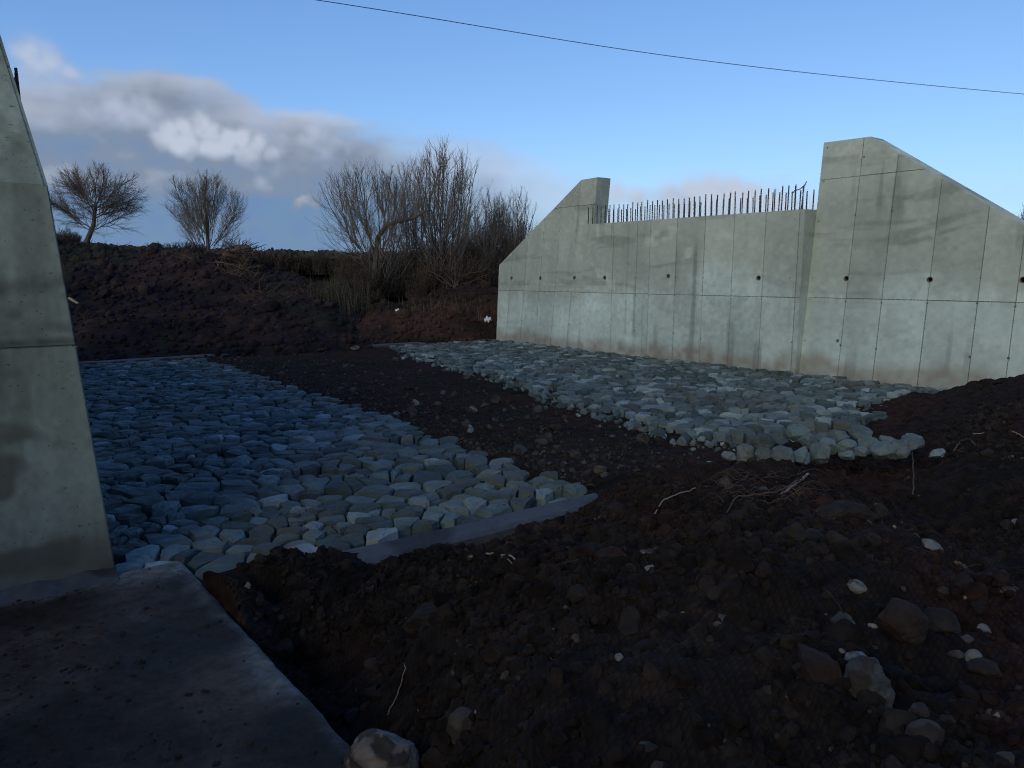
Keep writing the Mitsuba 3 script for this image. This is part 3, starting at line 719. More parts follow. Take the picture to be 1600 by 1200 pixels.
# ------------------------------------------------------------------ boulders at the near end of the right apron
BOULD = [  # x, y (centre), half width, half height in pixels, z of centre, tone, label
    (1166, 711, 15, 15, .02, .75, 'leftmost boulder of the front row at the end of the right stone apron, rounded'),
    (1194, 716, 16, 14, .0, .35, 'second boulder from the left in the front row, dark and half sunk in earth'),
    (1222, 716, 19, 17, .02, .45, 'third boulder from the left in the front row, broad and greenish grey'),
    (1252, 712, 15, 13, .04, .8, 'fourth boulder from the left in the front row, jagged and speckled pale'),
    (1284, 708, 15, 18, .08, .6, 'tall blue grey boulder near the middle of the front row, pointed at its top'),
    (1296, 696, 13, 12, .14, .85, 'pale boulder resting behind the tall one in the middle of the front row'),
    (1322, 698, 15, 12, .14, .84, 'pale angular boulder right of the middle of the front row'),
    (1324, 711, 11, 7, .04, .9, 'small whitish stone below the pale angular boulder of the front row'),
    (1347, 706, 10, 9, .06, .8, 'small blue white boulder in a gap of the front row, right of the middle'),
    (1356, 696, 16, 14, .10, .55, 'mid grey boulder in the front row just left of the big round one'),
    (1380, 703, 16, 15, .10, .85, 'big round pale blue boulder in the right part of the front row'),
    (1405, 703, 14, 14, .10, .5, 'squat olive grey boulder right of the big round pale one'),
    (1420, 694, 17, 13, .14, .5, 'olive grey boulder second from the right end of the front row'),
    (1428, 688, 15, 10, .16, .65, 'rightmost boulder of the front row, flat topped and bluish'),
    (1390, 689, 14, 8, .10, .6, 'flat bluish boulder lying behind the right part of the front row'),
    (1190, 692, 18, 13, .0, .08, 'dark brownish boulder at the left end of the back row, above a black gap'),
    (1214, 688, 14, 9, .06, .3, 'flat topped grey boulder bridging the black gap in the back row'),
    (1248, 677, 17, 12, .10, .8, 'pale humped boulder at the edge of the stone apron, top of the pile'),
    (1262, 690, 13, 13, .06, .5, 'grey boulder wedged under the pale humped one in the back row'),
    (1283, 688, 12, 11, .04, .45, 'grey boulder in the back row behind the tall pointed one'),
    (1308, 682, 16, 10, .06, .5, 'wide flat grey boulder in the middle of the back row'),
    (1341, 676, 18, 13, .10, .55, 'large blue grey boulder at the right end of the back row'),
    (1200, 725, 9, 5, .0, .7, 'small blue stone at the foot of the front row, left of its middle'),
    (1140, 712, 11, 6, -.02, .9, 'small whitish stone lying left of the front row of boulders'),
    (1108, 724, 9, 4, .0, .95, 'flat white stone on the earth crest left of the boulders'),
    (1465, 709, 12, 6, .14, .93, 'small pale triangular stone on the earth right of the boulders'),
]
for n_, (x, y, hw, hh, z, t, lab) in enumerate(BOULD):
    d = 9.6 - (y - 690) * .042
    P = at_y(x, y, d); s = d / F * 1.10
    v, f = rock(300 + n_, 4, .7, .17); v = v * np.array([hw * s, (hw + hh) / 2 * s, hh * s]) * 1.12
    a = np.random.default_rng(n_).uniform(-.4, .4); c_, s__ = math.cos(a), math.sin(a)
    v = v @ np.array([[c_, 0, -s__], [0, 1, 0], [s__, 0, c_]]) + P
    m = tri(v, f); add('boulder', m, 'stone', smooth=22, uv=None if True else 0, label=lab, cat='boulder') if False else None
    add('boulder', m, 'stone', uv=tone_uv(m, t), smooth=False, label=lab, cat='boulder')

# ------------------------------------------------------------------ named stones in the foreground earth
FORE = [  # x, y, half width, half height, kind, angular, label
    (597, 1180, 45, 34, 'pebble_tan', .35, 'rounded tan stone at the bottom edge, wedged against the corner of the footing slab'),
    (1348, 1064, 31, 39, 'pebble_grey', .6, 'big crumbly grey lump of broken concrete in the lower right earth'),
    (1337, 1027, 13, 9, 'pebble_blue', .5, 'small bluish stone on top of the crumbly grey lump'),
    (1322, 966, 19, 12, 'pebble_blue', .5, 'oblong blue green stone above the crumbly grey lump'),
    (1339, 914, 12, 8, 'pebble_pale', .1, 'smooth pale egg shaped stone halfway up the right earth heap'),
    (1455, 850, 14, 7, 'pebble_pale', .3, 'pale oblong stone like a short stick beside the dark trench'),
    (1011, 862, 11, 7, 'pebble_pale', .1, 'pale oval pebble near the middle of the earth heap'),
    (1018, 889, 10, 8, 'pebble_pale', .9, 'white angular chip just below the pale oval pebble'),
    (1026, 860, 6, 6, 'pebble_pale', .8, 'tiny white chip right of the pale oval pebble'),
    (1522, 1024, 9, 9, 'pebble_pale', .2, 'pale round pebble in the lower right, below a smaller one'),
    (1535, 981, 9, 6, 'pebble_pale', .6, 'pale chip in the right earth, topmost of three'),
    (1511, 998, 8, 6, 'pebble_grey', .4, 'greyish chip in the right earth, between two paler ones'),
    (1446, 1145, 21, 17, 'pebble_brown', .1, 'rounded brown cobble near the bottom right corner'),
    (1436, 1111, 9, 15, 'pebble_grey', .5, 'upright grey stone just above the rounded brown cobble'),
    (1420, 1176, 12, 7, 'pebble_pale', .4, 'pale stone just below the rounded brown cobble'),
    (1558, 1116, 6, 4, 'pebble_pale', .2, 'tiny cream pebble near the right edge, low down'),
    (1514, 1165, 5, 7, 'pebble_grey', .4, 'small upright grey chip in the bottom right corner'),
    (722, 1128, 19, 24, 'pebble_brown', .2, 'brown oval cobble set in the earth right of the black pit'),
    (668, 962, 34, 20, 'pebble_dark', .5, 'large brown clod on the slope right of the black pit'),
    (1135, 756, 10, 13, 'pebble_brown', .6, 'pinkish brown clod standing on the crest of the heap'),
    (1193, 764, 6, 6, 'pebble_grey', .1, 'small round grey stone among the dry roots'),
    (965, 795, 15, 12, 'pebble_red', .5, 'rust red clod on the left part of the crest'),
    (955, 868, 24, 18, 'pebble_red', .5, 'big rust red clod below the left part of the crest'),
    (1265, 838, 26, 13, 'pebble_dark', .8, 'flat brown slab of hardened earth in front of the trench'),
    (1318, 800, 42, 20, 'pebble_dark', .8, 'broad brown block of hardened earth at the near end of the trench'),
    (1278, 1040, 27, 42, 'pebble_red', .4, 'large dark reddish lump of earth left of the crumbly grey lump'),
    (1405, 965, 30, 28, 'pebble_red', .5, 'dark reddish lump of earth right of the blue green stone'),
    (1466, 966, 26, 20, 'pebble_dark', .9, 'dark angular lump of earth in the right part of the heap'),
    (1540, 1040, 22, 13, 'pebble_dark', .6, 'dark flat stone right of the pale round pebble'),
    (1005, 1010, 18, 12, 'pebble_dark', .4, 'dark rounded clod in the middle of the heap, below the white chip'),
    (1115, 925, 22, 16, 'pebble_dark', .5, 'dark clod in the middle of the heap, above the grey chips'),
    (905, 925, 18, 14, 'pebble_dark', .5, 'dark brown clod on the left slope of the heap'),
    (1125, 965, 12, 7, 'pebble_grey', .7, 'grey chip right of the middle of the heap'),
    (938, 735, 9, 7, 'pebble_brown', .1, 'round brown stone at the tip of the left stone apron'),
    (945, 743, 6, 5, 'pebble_grey', .2, 'small grey stone just below the round brown one at the apron tip'),
    (1010, 1165, 14, 8, 'pebble_grey', .5, 'grey flat stone at the bottom of the heap, near the centre'),
    (870, 1020, 15, 10, 'pebble_dark', .5, 'small dark clod right of the pit slope, in the middle height'),
    (968, 1025, 6, 6, 'pebble_pale', .4, 'tiny pale pebble beside the dark rounded clod'),
    (1575, 920, 8, 5, 'pebble_brown', .4, 'small brown stone at the right edge above the lower right heap'),
    (1590, 815, 7, 4, 'pebble_pale', .5, 'small pale chip at the right edge beyond the trench'),
    (1408, 805, 0, 0, '', 0, ''),
]
FTOP = {}
for n_, (x, y, hw, hh, mt, ang, lab) in enumerate(FORE):
    if not hw: continue
    P = bank_at(x, y + hh * .35) if (x, y) not in ((938, 735), (945, 743)) else at_z(x, y, 0.0)
    if x == 597: P = at_z(597, 1186, .06)
    d = np.linalg.norm(P - CAM); s = d / F * 1.05
    v, f = rock(500 + n_, 4 if hw > 24 else 3, ang, .22 if x == 1348 else .16)
    v = v * np.array([hw * s, (hw + hh) / 2 * s, hh * s]) * 1.10
    a = np.random.default_rng(n_).uniform(-.35, .35); c_, s__ = math.cos(a), math.sin(a)
    v = v @ np.array([[c_, 0, -s__], [0, 1, 0], [s__, 0, c_]]) + P
    m = tri(v, f)
    add('clod' if mt in ('pebble_dark', 'pebble_red') else 'loose_stone', m, mt, uv=tone_uv(m, .5), smooth=True if ang < .3 else False, label=lab, cat='clod of earth' if mt in ('pebble_dark', 'pebble_red') else 'stone')

# gravel and rubble over the bank
rng = np.random.default_rng(33)
TPL = [rock(700 + k, 1, .6, .12) for k in range(10)]
TPL2 = [rock(720 + k, 2, .9, .30, np.random.default_rng(k).uniform(.7, 1.3, 3)) for k in range(14)]


def on_bank(n, seed, lo=(-3.4, 2.2), hi=(9.5, 11.0), power=1.0):
    r = np.random.default_rng(seed); out = []
    n = int(n); X = r.uniform(lo[0], hi[0], n * 3); Y = lo[1] + (hi[1] - lo[1]) * r.random(n * 3) ** power
    Z = bank_height(X[None], Y[None])[0]; p, q = X * CA + Y * SA, -X * SA + Y * CA
    lim = np.where(p < 2.8, 6.42, np.where(p < 6.2, 6.0, np.where(p < 10, 6.3, np.where(p < 13, 6.9, 7.6))))
    ok = (q < lim) & ~((p < 1.75) & (q > 2.3)) & (Z > -.85)
    x, y, d = project(np.stack([X, Y, Z], -1)); ok &= (x > -60) & (x < 1660) & (y < 1230)
    patchy = meshkit.fbm(np.stack([X * 1.5, Y * 1.5, X * 0], -1), 4, 88); ok &= r.random(n * 3) < np.clip((patchy - .36) / .22, .10, 1)
    k = np.flatnonzero(ok)[:n]
    return np.stack([X[k], Y[k], Z[k]], -1)


P = on_bank(14000, 1, power=1.35); m, u = scatter(TPL, P, np.random.default_rng(1).lognormal(-4.25, .5, len(P)).clip(.006, .045), 2)
add('soil_rubble', m, 'soil', smooth=False, uv=u, label='loose crumbs and clods of dark soil strewn over the heap', kind='stuff')
P = on_bank(2600, 31, (-3.0, 3.0), (1.6, 7.6)); m, u = scatter(TPL2, P - [0, 0, .005], np.random.default_rng(31).lognormal(-3.6, .45, len(P)).clip(.012, .09), 32)
add('soil_rubble', m, 'soil', smooth=False, uv=u, label='clods of earth on the steep side of the black pit', kind='stuff')
P = on_bank(3600, 21, power=1.3); m, u = scatter(TPL2, P - [0, 0, .008], np.random.default_rng(21).lognormal(-3.55, .42, len(P)).clip(.014, .085), 22)
add('soil_rubble', m, 'soil', smooth=False, uv=u, label='fist sized clods of dark earth half sunk in the heap', kind='stuff')
P = on_bank(700, 3, power=1.4); m, u = scatter(TPL, P, np.random.default_rng(3).lognormal(-4.35, .5, len(P)).clip(.006, .035), 4)
add('gravel', m, 'pebble_brown', smooth=False, uv=u, label='brown gravel scattered through the dark heap of earth', kind='stuff')
P = on_bank(130, 5, power=1.3); m, u = scatter(TPL, P + [0, 0, .006], np.random.default_rng(5).lognormal(-4.5, .45, len(P)).clip(.006, .028), 6)
add('gravel', m, 'pebble_pale', smooth=False, uv=u, label='tiny pale pebbles scattered through the dark heap of earth', kind='stuff')
P = on_bank(650, 8, power=1.2); m, u = scatter(TPL2, P - [0, 0, .015], np.random.default_rng(8).lognormal(-3.4, .45, len(P)).clip(.015, .09), 9)
add('soil_rubble', m, 'pebble_dark', smooth=False, uv=u, label='harder brown lumps mixed into the dark heap of earth', kind='stuff')

r_ = np.random.default_rng(91); pp, qq = r_.uniform(.1, 1.6, 900), r_.uniform(3.2, 6.9, 900); PS = pp[:, None] * EP + qq[:, None] * EQ + np.array([0, 0, .012]); m, u = scatter(TPL, PS, r_.lognormal(-5.0, .6, 900).clip(.003, .022), 92)
add('grit', m, 'pebble_dark', uv=u, label='grit and crumbs of dried mud on the footing slab', kind='stuff')
r_ = np.random.default_rng(95); qq = r_.uniform(6.8, 22, 420); pp = right_edge(qq) - .35 + r_.normal(size=420) * .22; PS = pp[:, None] * EP + qq[:, None] * EQ; PS[:, 2] = np.maximum(strip_height(PS[:, 0], PS[:, 1]), -.1) + .02
m, u = scatter(TPL2, PS, r_.lognormal(-3.1, .5, 420).clip(.02, .11), 96); add('stone_chips', m, 'stone', uv=u, label='broken blue grey chips spilled along the ragged edge of the right stone apron', kind='stuff')
# gravel on the dirt strip
r = np.random.default_rng(44); q = 6.3 + 18.5 * r.random(8000); p = left_edge(q) + (right_edge(q) - left_edge(q)) * r.random(8000) ** 1.5
keep = r.random(8000) < np.clip(1.25 - (p - left_edge(q)) / 3.4, .12, 1); p, q = p[keep], q[keep]
PP = p[:, None] * EP + q[:, None] * EQ; PP[:, 2] = strip_height(PP[:, 0], PP[:, 1])
n = len(PP); m, u = scatter(TPL, PP[:n * 3 // 4], r.lognormal(-3.75, .45, n).clip(.010, .06), 45)
add('gravel', m, 'pebble_dark', uv=u, label='dark gravel strewn over the dirt bed between the stone aprons', kind='stuff')
m, u = scatter(TPL, PP[n * 3 // 4:], r.lognormal(-3.8, .5, n).clip(.010, .06), 46)
add('gravel', m, 'pebble_brown', uv=u, label='paler gravel strewn over the dirt bed between the stone aprons', kind='stuff')
for k in range(64):
    q = 6.6 + 15 * r.random(); p = left_edge(q) + .1 + (right_edge(q) - left_edge(q) - .3) * r.random() ** 1.3
    P = W(p, q); P[2] = strip_height(P[None, 0], P[None, 1])[0] + .02
    v, f = rock(900 + k, 2, .5, .1); s = r.uniform(.05, .12); m = tri((v * r.uniform(.7, 1.3, 3)) * s + P, f)
    add('cobble', m, ['pebble_brown', 'pebble_grey', 'pebble_pale', 'pebble_dark'][k % 4 if k % 4 != 2 or k % 3 == 0 else 0], uv=tone_uv(m, r.random()), label='fist sized loose stone lying on the brown dirt bed between the stone aprons', cat='stone', group='loose stones on the dirt bed')
for x, y, hw, lab in [(555, 541, 6, 'pale stone sitting on the far concrete sill'), (502, 544, 5, 'dark stone sitting on the far concrete sill, left of the pale one')]:
    P = at_z(x, y + 3, .05); s = np.linalg.norm(P) / F * hw; v, f = rock(960 + x, 2, .5, .1); m = tri(v * s * np.array([1.3, 1, .7]) + P, f)
    add('loose_stone', m, 'pebble_pale' if x == 555 else 'pebble_dark', uv=tone_uv(m, .4), label=lab, cat='stone')


# ------------------------------------------------------------------ sticks and roots in the foreground
def stick(name, pts, rad, mat, lab, cat, drop=True, sides=6, branches=()):
    P = []
    for x, y, h in pts:
        B = bank_at(x, y); P.append(B + np.array([0, 0, h]))
    P = np.array(P); t = np.linspace(0, 1, len(P)); T_ = np.linspace(0, 1, len(P) * 4)
    P = np.stack([np.interp(T_, t, P[:, k]) for k in range(3)], 1); P += .004 * np.random.default_rng(len(lab)).normal(size=P.shape)
    R = np.interp(T_, [0, 1], rad)
    return add(name, tri(*tube(P, R, sides)), mat, smooth=True, label=lab, cat=cat)


stick('stick', [(712, 888, .01), (735, 876, .03), (770, 871, .04), (800, 876, .03), (818, 884, .0)], (.011, .006), 'pale_wood', 'pale curved stick on the near slope, right below the left stone apron', 'stick')
stick('stick', [(775, 873, .03), (795, 882, .03), (812, 890, .0)], (.006, .003), 'pale_wood', 'short forked twig touching the pale curved stick', 'stick')
stick('stick', [(1020, 808, .0), (1032, 792, .04), (1052, 783, .05), (1075, 776, .05), (1086, 770, .04)], (.007, .004), 'pale_wood', 'thin pale twig on the crest of the heap, left of the dry roots', 'stick')
stick('root', [(1130, 808, 0), (1150, 785, .05), (1180, 783, .05), (1215, 778, .05), (1240, 765, .06), (1255, 757, .05)], (.006, .009), 'root', 'long bent root lying along the crest of the heap', 'root')
stick('root', [(1215, 780, .02), (1235, 770, .05), (1252, 760, .06), (1262, 750, .06)], (.010, .012), 'pale_wood', 'thick pale root end on the crest, right of the dry tangle', 'root')
stick('root', [(1427, 775, .0), (1427, 762, .08), (1425, 745, .16), (1424, 735, .22)], (.010, .006), 'root', 'bare upright stick standing beyond the dark trench', 'stick')
stick('stick', [(606, 1117, .0), (625, 1085, .04), (633, 1060, .06), (633, 1048, .05)], (.004, .003), 'pale_wood', 'thin curved stem on the slope beside the black pit', 'stick')
stick('root', [(1490, 705, 0), (1500, 696, .05), (1515, 694, .06), (1525, 700, .02)], (.012, .010), 'root', 'dark bent root on the earth right of the boulders', 'root')
stick('stick', [(1582, 677, .02), (1592, 685, .05), (1600, 690, .04)], (.008, .006), 'pale_wood', 'pale twig at the right edge on the high earth heap', 'stick')
stick('stick', [(1490, 880, .01), (1505, 890, .03), (1512, 896, .01)], (.012, .008), 'root', 'short brown stick right of the dark trench', 'stick')
stick('stick', [(1520, 681, .02), (1545, 679, .03)], (.008, .006), 'pale_wood', 'short straight pale stick on the heap above the bent root', 'stick')
# a tangle of dry roots on the crest: many thin stems
r = np.random.default_rng(66); ms = []
for k in range(70):
    x, y = r.uniform(1125, 1265), r.uniform(738, 792); B = bank_at(x, y); a = r.normal() * .5; L = r.uniform(.08, .32)
    dirn = np.array([math.cos(a), math.sin(a) * .6, 0]) * (1 if r.random() > .5 else -1)
    t = np.linspace(0, 1, 7); P = B + t[:, None] * dirn * L + np.stack([0 * t, 0 * t, .05 * np.sin(np.pi * t) * r.uniform(.2, 1.4) + .008], 1) + np.cumsum(r.normal(size=(7, 3)) * .006, 0)
    ms.append(tube(P, np.linspace(.0032, .0014, 7), 3))
add('dry_root_tangle', join(ms), 'root', label='tangle of thin dry roots and grass on the crest of the earth heap', kind='stuff')
# fine stems and straw over the heap
ms = []; PB = on_bank(260, 12)
for B in PB:
    a = r.uniform(0, 6.3); L = r.uniform(.04, .16); t = np.linspace(0, 1, 5); dirn = np.array([math.cos(a), math.sin(a), r.uniform(-.1, .5)])
    ms.append(tube(B + [0, 0, .01] + t[:, None] * dirn * L + np.cumsum(r.normal(size=(5, 3)) * .005, 0), np.linspace(.0022, .001, 5), 3))
add('straw', join(ms), 'root', label='fine dry stems and rootlets scattered over the dark earth', kind='stuff')


# ------------------------------------------------------------------ bare trees and scrub
class Grow:
    def __init__(self, seed, centre, radii, up=.25, wander=.22, sides=4):
        self.r = np.random.default_rng(seed); self.c, self.R, self.up, self.w = np.asarray(centre, float), np.asarray(radii, float), up, wander
        self.thick, self.thin = [], []

    def inside(self, P, f=1.0): return (((P - self.c) / (self.R * f)) ** 2).sum() < 1

    def branch(self, P, D, L, rad, level, levels, kids, angle, ratio=.62, seg=6, minr=.004, thick_to=1):
        r = self.r; D = D / np.linalg.norm(D); pts = [P]; step = L / seg; dirs = [D]
        fz = r.uniform(.86, 1.08)
        for k in range(seg):
            D = D + r.normal(size=3) * self.w + np.array([0, 0, self.up * (.35 if level == 0 else 1.0) * .3]); D /= np.linalg.norm(D)
            Q = pts[-1] + D * step
            if level > 0 and not self.inside(Q, fz) and self.inside(pts[-1], fz): break
            if level > 1 and not self.inside(Q, 1.15): break
            pts.append(Q); dirs.append(D)
        if len(pts) < 2: return
        n = len(pts); rs = rad * np.linspace(1, .45 if level < levels else .35, n); rs = np.maximum(rs, minr)
        (self.thick if level <= thick_to else self.thin).append(tube(np.array(pts), rs, 7 if level == 0 else 5 if level == 1 else 3, cap=False))
        if level >= levels: return
        nk = kids[level]
        for k in range(nk):
            t = (.12 + .88 * (k + r.random()) / nk) if k < nk - 1 else 1.0
            i_ = t * (n - 1); a = int(min(i_, n - 2)); B = pts[a] + (pts[a + 1] - pts[a]) * (i_ - a)
            ax = np.cross(dirs[a], r.normal(size=3)); ax /= np.linalg.norm(ax) + 1e-9
            th = angle[level] * r.uniform(.6, 1.25) * (.35 if t == 1.0 else 1)
            Dn = dirs[a] * math.cos(th) + np.cross(ax, dirs[a]) * math.sin(th)
            self.branch(B, Dn, L * ratio * r.uniform(.7, 1.2) * (1.15 - .4 * t), rad * (.62 if t < 1 else .8) * (1 - .45 * t) if t < 1 else rad * .45, level + 1, levels, kids, angle, ratio, max(3, seg - 1), minr, thick_to)


def finish(g, name, label, cat, group=None, mat=('bark', 'twig')):
    k = key_for(name); note(k, label, cat, group)
    if g.thick: add('trunk', join(g.thick), mat[0], k, smooth=True)
    if g.thin: add('crown', join(g.thin), mat[1], k)
    return k


def pxs(Y): return Y / F
def crown(x, y, rx, ry, Y):
    c = at_y(x, y, Y); return c, (rx * pxs(Y), rx * pxs(Y) * .9, ry * pxs(Y) * 1.02)


# A: round tree on the left, leaning trunk
def limb_fan(g, cx, cy, rx, ry, Y, starts, angs, seed, rad, kids, angle, ratio, minr, lf=.8, levels=4):
    r = np.random.default_rng(seed)
    for a_ in angs:
        a_ = math.radians(a_ + r.normal() * 5); e = at_y(cx + rx * math.cos(a_), cy - ry * math.sin(a_), Y) + np.array([0, r.normal() * rx * pxs(Y) * .45, 0])
        B = starts(r, a_); d = e - B; g.branch(B, d, np.linalg.norm(d) * lf * r.uniform(.85, 1.1), rad * r.uniform(.7, 1.15), 1, levels, kids, angle, ratio, 7, minr, 1)


c, R = crown(149, 325, 80, 67, 60); g = Grow(1, c, R, .16, .12)
b = at_y(130, 396, 60); f1 = at_y(146, 352, 60); f2 = at_y(150, 318, 60)
g.thick.append(tube(np.array([b, at_y(137, 374, 60), f1, f2]), [.24, .20, .16, .10], 7))
def startA(r, a_): t = r.uniform(0, 1); return (f1 + (f2 - f1) * t) if math.sin(a_) > .2 else (b + (f1 - b) * (.45 + .5 * t))
limb_fan(g, 149, 330, 82, 70, 60, startA, [2, 12, 22, 34, 46, 58, 70, 80, 90, 100, 112, 124, 136, 148, 158, 168, 178, 186, -4], 3, .045, (0, 20, 12), (.6, .62, .6), .46, .006, .95, 3)
finish(g, 'bare_tree', 'round leafless tree with leaning trunk, leftmost on the skyline above the soil heap', 'tree')
# B: second tree, several stems
c, R = crown(322, 340, 68, 65, 60); g = Grow(2, c, R, .35, .11)
def startB(r, a_): return at_y(326 - 8 * math.cos(a_) * -1 * r.uniform(0, 1.2), 402 - r.uniform(0, 1) * 50 * max(0, math.sin(a_)), 60)
limb_fan(g, 322, 345, 68, 70, 60, startB, [5, 18, 30, 44, 56, 68, 78, 84, 90, 97, 106, 118, 130, 142, 154, 165, 176], 5, .042, (0, 18, 11), (.5, .55, .6), .44, .006, .95, 3)
g.thick.append(tube(np.array([at_y(326, 412, 60), at_y(325, 380, 60), at_y(322, 345, 60), at_y(320, 310, 60)]), [.17, .14, .10, .05], 7))
finish(g, 'bare_tree', 'leafless tree of many thin stems, second from the left, behind the root stump', 'tree')
# C: willow with a thick bent limb
c, R = crown(563, 350, 92, 88, 37); g = Grow(3, c, R, .42, .12)
b = at_y(590, 480, 37)
fork = at_y(588, 395, 37); trunkp = [b, at_y(584, 440, 37), fork]; g.thick.append(tube(np.array(trunkp), [.20, .16, .13], 8))
limb = [fork, at_y(590, 372, 37), at_y(604, 352, 36.8), at_y(625, 345, 36.6), at_y(648, 340, 36.4), at_y(668, 328, 36.3)]; g.thick.append(tube(np.array(limb), [.13, .12, .10, .085, .07, .04], 7))
for k in range(8):
    a = limb[2 + k % 4]; g.branch(a, np.array([np.random.default_rng(k).normal() * .5, np.random.default_rng(k + 9).normal() * .4, 1.0]), 2.0, .035, 2, 4, (0, 0, 7, 5), (.5, .5, .5, .55), .5, 6, .0075, 1)
def startC(r, a_): t = r.uniform(.05, 1); return b + (fork - b) * t + np.array([(.15 * math.cos(a_)), 0, 0])
limb_fan(g, 562, 345, 92, 80, 37, startC, [6, 18, 32, 44, 55, 66, 77, 87, 96, 105, 115, 126, 138, 150, 162, 175], 23, .034, (0, 13, 8), (.55, .7, .65), .44, .0042, 1.02, 3)
finish(g, 'bare_tree', 'leafless willow with one thick bent limb reaching right, in the middle of the far bank', 'tree')
# D: tallest tree, upright stems
c, R = crown(690, 338, 78, 112, 39); g = Grow(4, c, R, .5, .10)
def startD(r, a_): return at_y(690 + 14 * math.cos(a_) + r.normal() * 3, 462 - r.uniform(0, 1) * 60, 39 + r.normal() * .4)
limb_fan(g, 690, 345, 80, 112, 39, startD, [14, 28, 40, 50, 59, 67, 74, 81, 87, 92, 98, 105, 112, 120, 129, 140, 152, 166], 24, .042, (0, 15, 8), (.5, .65, .65), .34, .0042, 1.02, 3)
finish(g, 'bare_tree', 'tallest leafless tree, with upright stems, right of the willow with the bent limb', 'tree')
# E, F: two smaller trees left of the far wing wall
for nm, (cx, cy, rx, ry, x0, seed), lab in [('E', (762, 366, 36, 66, 766, 5), 'slender leafless tree right of the tallest one, left of a pair near the wall'), ('F', (806, 362, 38, 62, 802, 6), 'slender leafless tree closest to the far end of the concrete wall'), ('K', (642, 345, 46, 92, 644, 15), 'leafless tree of thin upright stems squeezed between the willow and the tallest tree'), ('G', (1600, 345, 20, 26, 1602, 7), 'small leafless treetop showing above the wing wall at the right edge')]:
    Y = 46; c, R = crown(cx, cy, rx, ry, Y); g = Grow(seed, c, R, .6, .12); rs_ = np.random.default_rng(seed)
    for k in range(9):
        b = at_y(x0 + rs_.normal() * 4, cy + ry + 24, Y); e = at_y(cx + rx * rs_.uniform(-.8, .8), cy - ry * rs_.uniform(.2, 1), Y + rs_.uniform(-1, 1))
        g.branch(b, e - b, ry * pxs(Y) * rs_.uniform(1.9, 2.5), .04, 1, 3, (0, 12, 7), (.45, .6, .6), .40, 8, .0048, 1)
    finish(g, 'bare_tree', lab, 'tree')
# H: pale dead bush with sprawling branches
g = Grow(8, at_y(705, 415, 36), (3, 2, 2.2), .1, .3); b = at_y(710, 450, 36)
for tgt in [(672, 398), (690, 385), (725, 388), (752, 405), (770, 418), (668, 412), (716, 400), (740, 430), (680, 425)]:
    e = at_y(tgt[0], tgt[1], 36 + np.random.default_rng(tgt[0]).uniform(-.8, .8)); g.branch(b, e - b, np.linalg.norm(e - b) * 1.15, .024, 1, 3, (0, 5, 4), (.7, .7, .6), .45, 7, .006, 3)
finish(g, 'dead_bush', 'pale grey dead bush with sprawling bare branches at the foot of the tallest tree', 'bush', mat=('root', 'root'))

# scrub: many leafless shrubs along the bank
rs_ = np.random.default_rng(99)


def shrub(cx, base, top, wpx, Y, seed, n, lab, group, minr=.008):
    g = Grow(seed, at_y(cx, (base + top) / 2 + 4, Y), (wpx * pxs(Y) * 1.1, wpx * pxs(Y), (base - top) * pxs(Y) * .62), .5, .2); r = g.r
    b0 = at_y(cx, base, Y)
    for k in range(n):
        b = b0 + np.array([r.normal() * wpx * pxs(Y) * .45, r.normal() * wpx * pxs(Y) * .4, -.15]); a = r.uniform(0, 6.28); sp = r.uniform(.05, .75)
        g.branch(b, np.array([math.cos(a) * sp, math.sin(a) * sp, 1.0]), (base - top) * pxs(Y) * r.uniform(.55, 1.05), .022, 2, 4, (0, 0, 9, 5), (.5, .5, .6, .6), .5, 5, minr, 1)
    k = key_for('leafless_shrub'); note(k, lab, 'shrub', group); add('branches', join(g.thin), 'scrub', k)


G1 = 'scrub under the bare trees'
L1 = 'dense dark leafless shrub in the thicket under the bare trees on the far bank'
for k, (cx, base, top, w, Y) in enumerate([(545, 462, 408, 26, 40), (575, 478, 420, 30, 36), (610, 478, 405, 30, 37.5), (640, 482, 400, 32, 38), (668, 480, 410, 28, 36.5), (700, 482, 405, 30, 37), (730, 480, 395, 30, 38), (758, 478, 385, 28, 40), (785, 474, 380, 30, 42), (815, 470, 378, 30, 43), (845, 470, 370, 30, 45), (625, 450, 380, 34, 44), (672, 450, 372, 34, 45), (720, 450, 365, 34, 46), (555, 440, 395, 34, 46), (590, 445, 385, 30, 45), (770, 430, 340, 30, 50), (820, 440, 345, 30, 50), (740, 430, 335, 28, 47), (690, 430, 365, 32, 48), (790, 430, 335, 30, 49)]):
    shrub(cx, base, top, w, Y, 400 + k, 30, L1, G1)
G2 = 'hedge of scrub across the field'
L2 = 'low leafless shrub in the dim hedge line along the far field edge'
for k in range(26):
    cx = 205 + k * 15.5 + rs_.normal() * 5; Y = 78 + rs_.uniform(-6, 6); tp = 400 - abs(rs_.normal()) * 9 - (8 if 230 < cx < 300 else 0)
    shrub(cx, 427, tp, 17, Y, 440 + k, 16, L2, G2, .016)
G3 = 'bramble on the bank behind the soil heap'
L3 = 'dark tangled bramble bush on the low bank between the soil heap and the trees'
for k, (cx, base, top, w, Y) in enumerate([(430, 474, 450, 22, 33), (455, 480, 458, 20, 32), (480, 474, 452, 22, 34), (505, 476, 446, 22, 34.5), (536, 475, 432, 20, 35), (410, 462, 440, 20, 35), (555, 488, 455, 18, 33), (575, 490, 455, 18, 33)]):
    shrub(cx, base, top, w, Y, 480 + k, 26, L3, G3)
G4 = 'weeds on the soil heap'
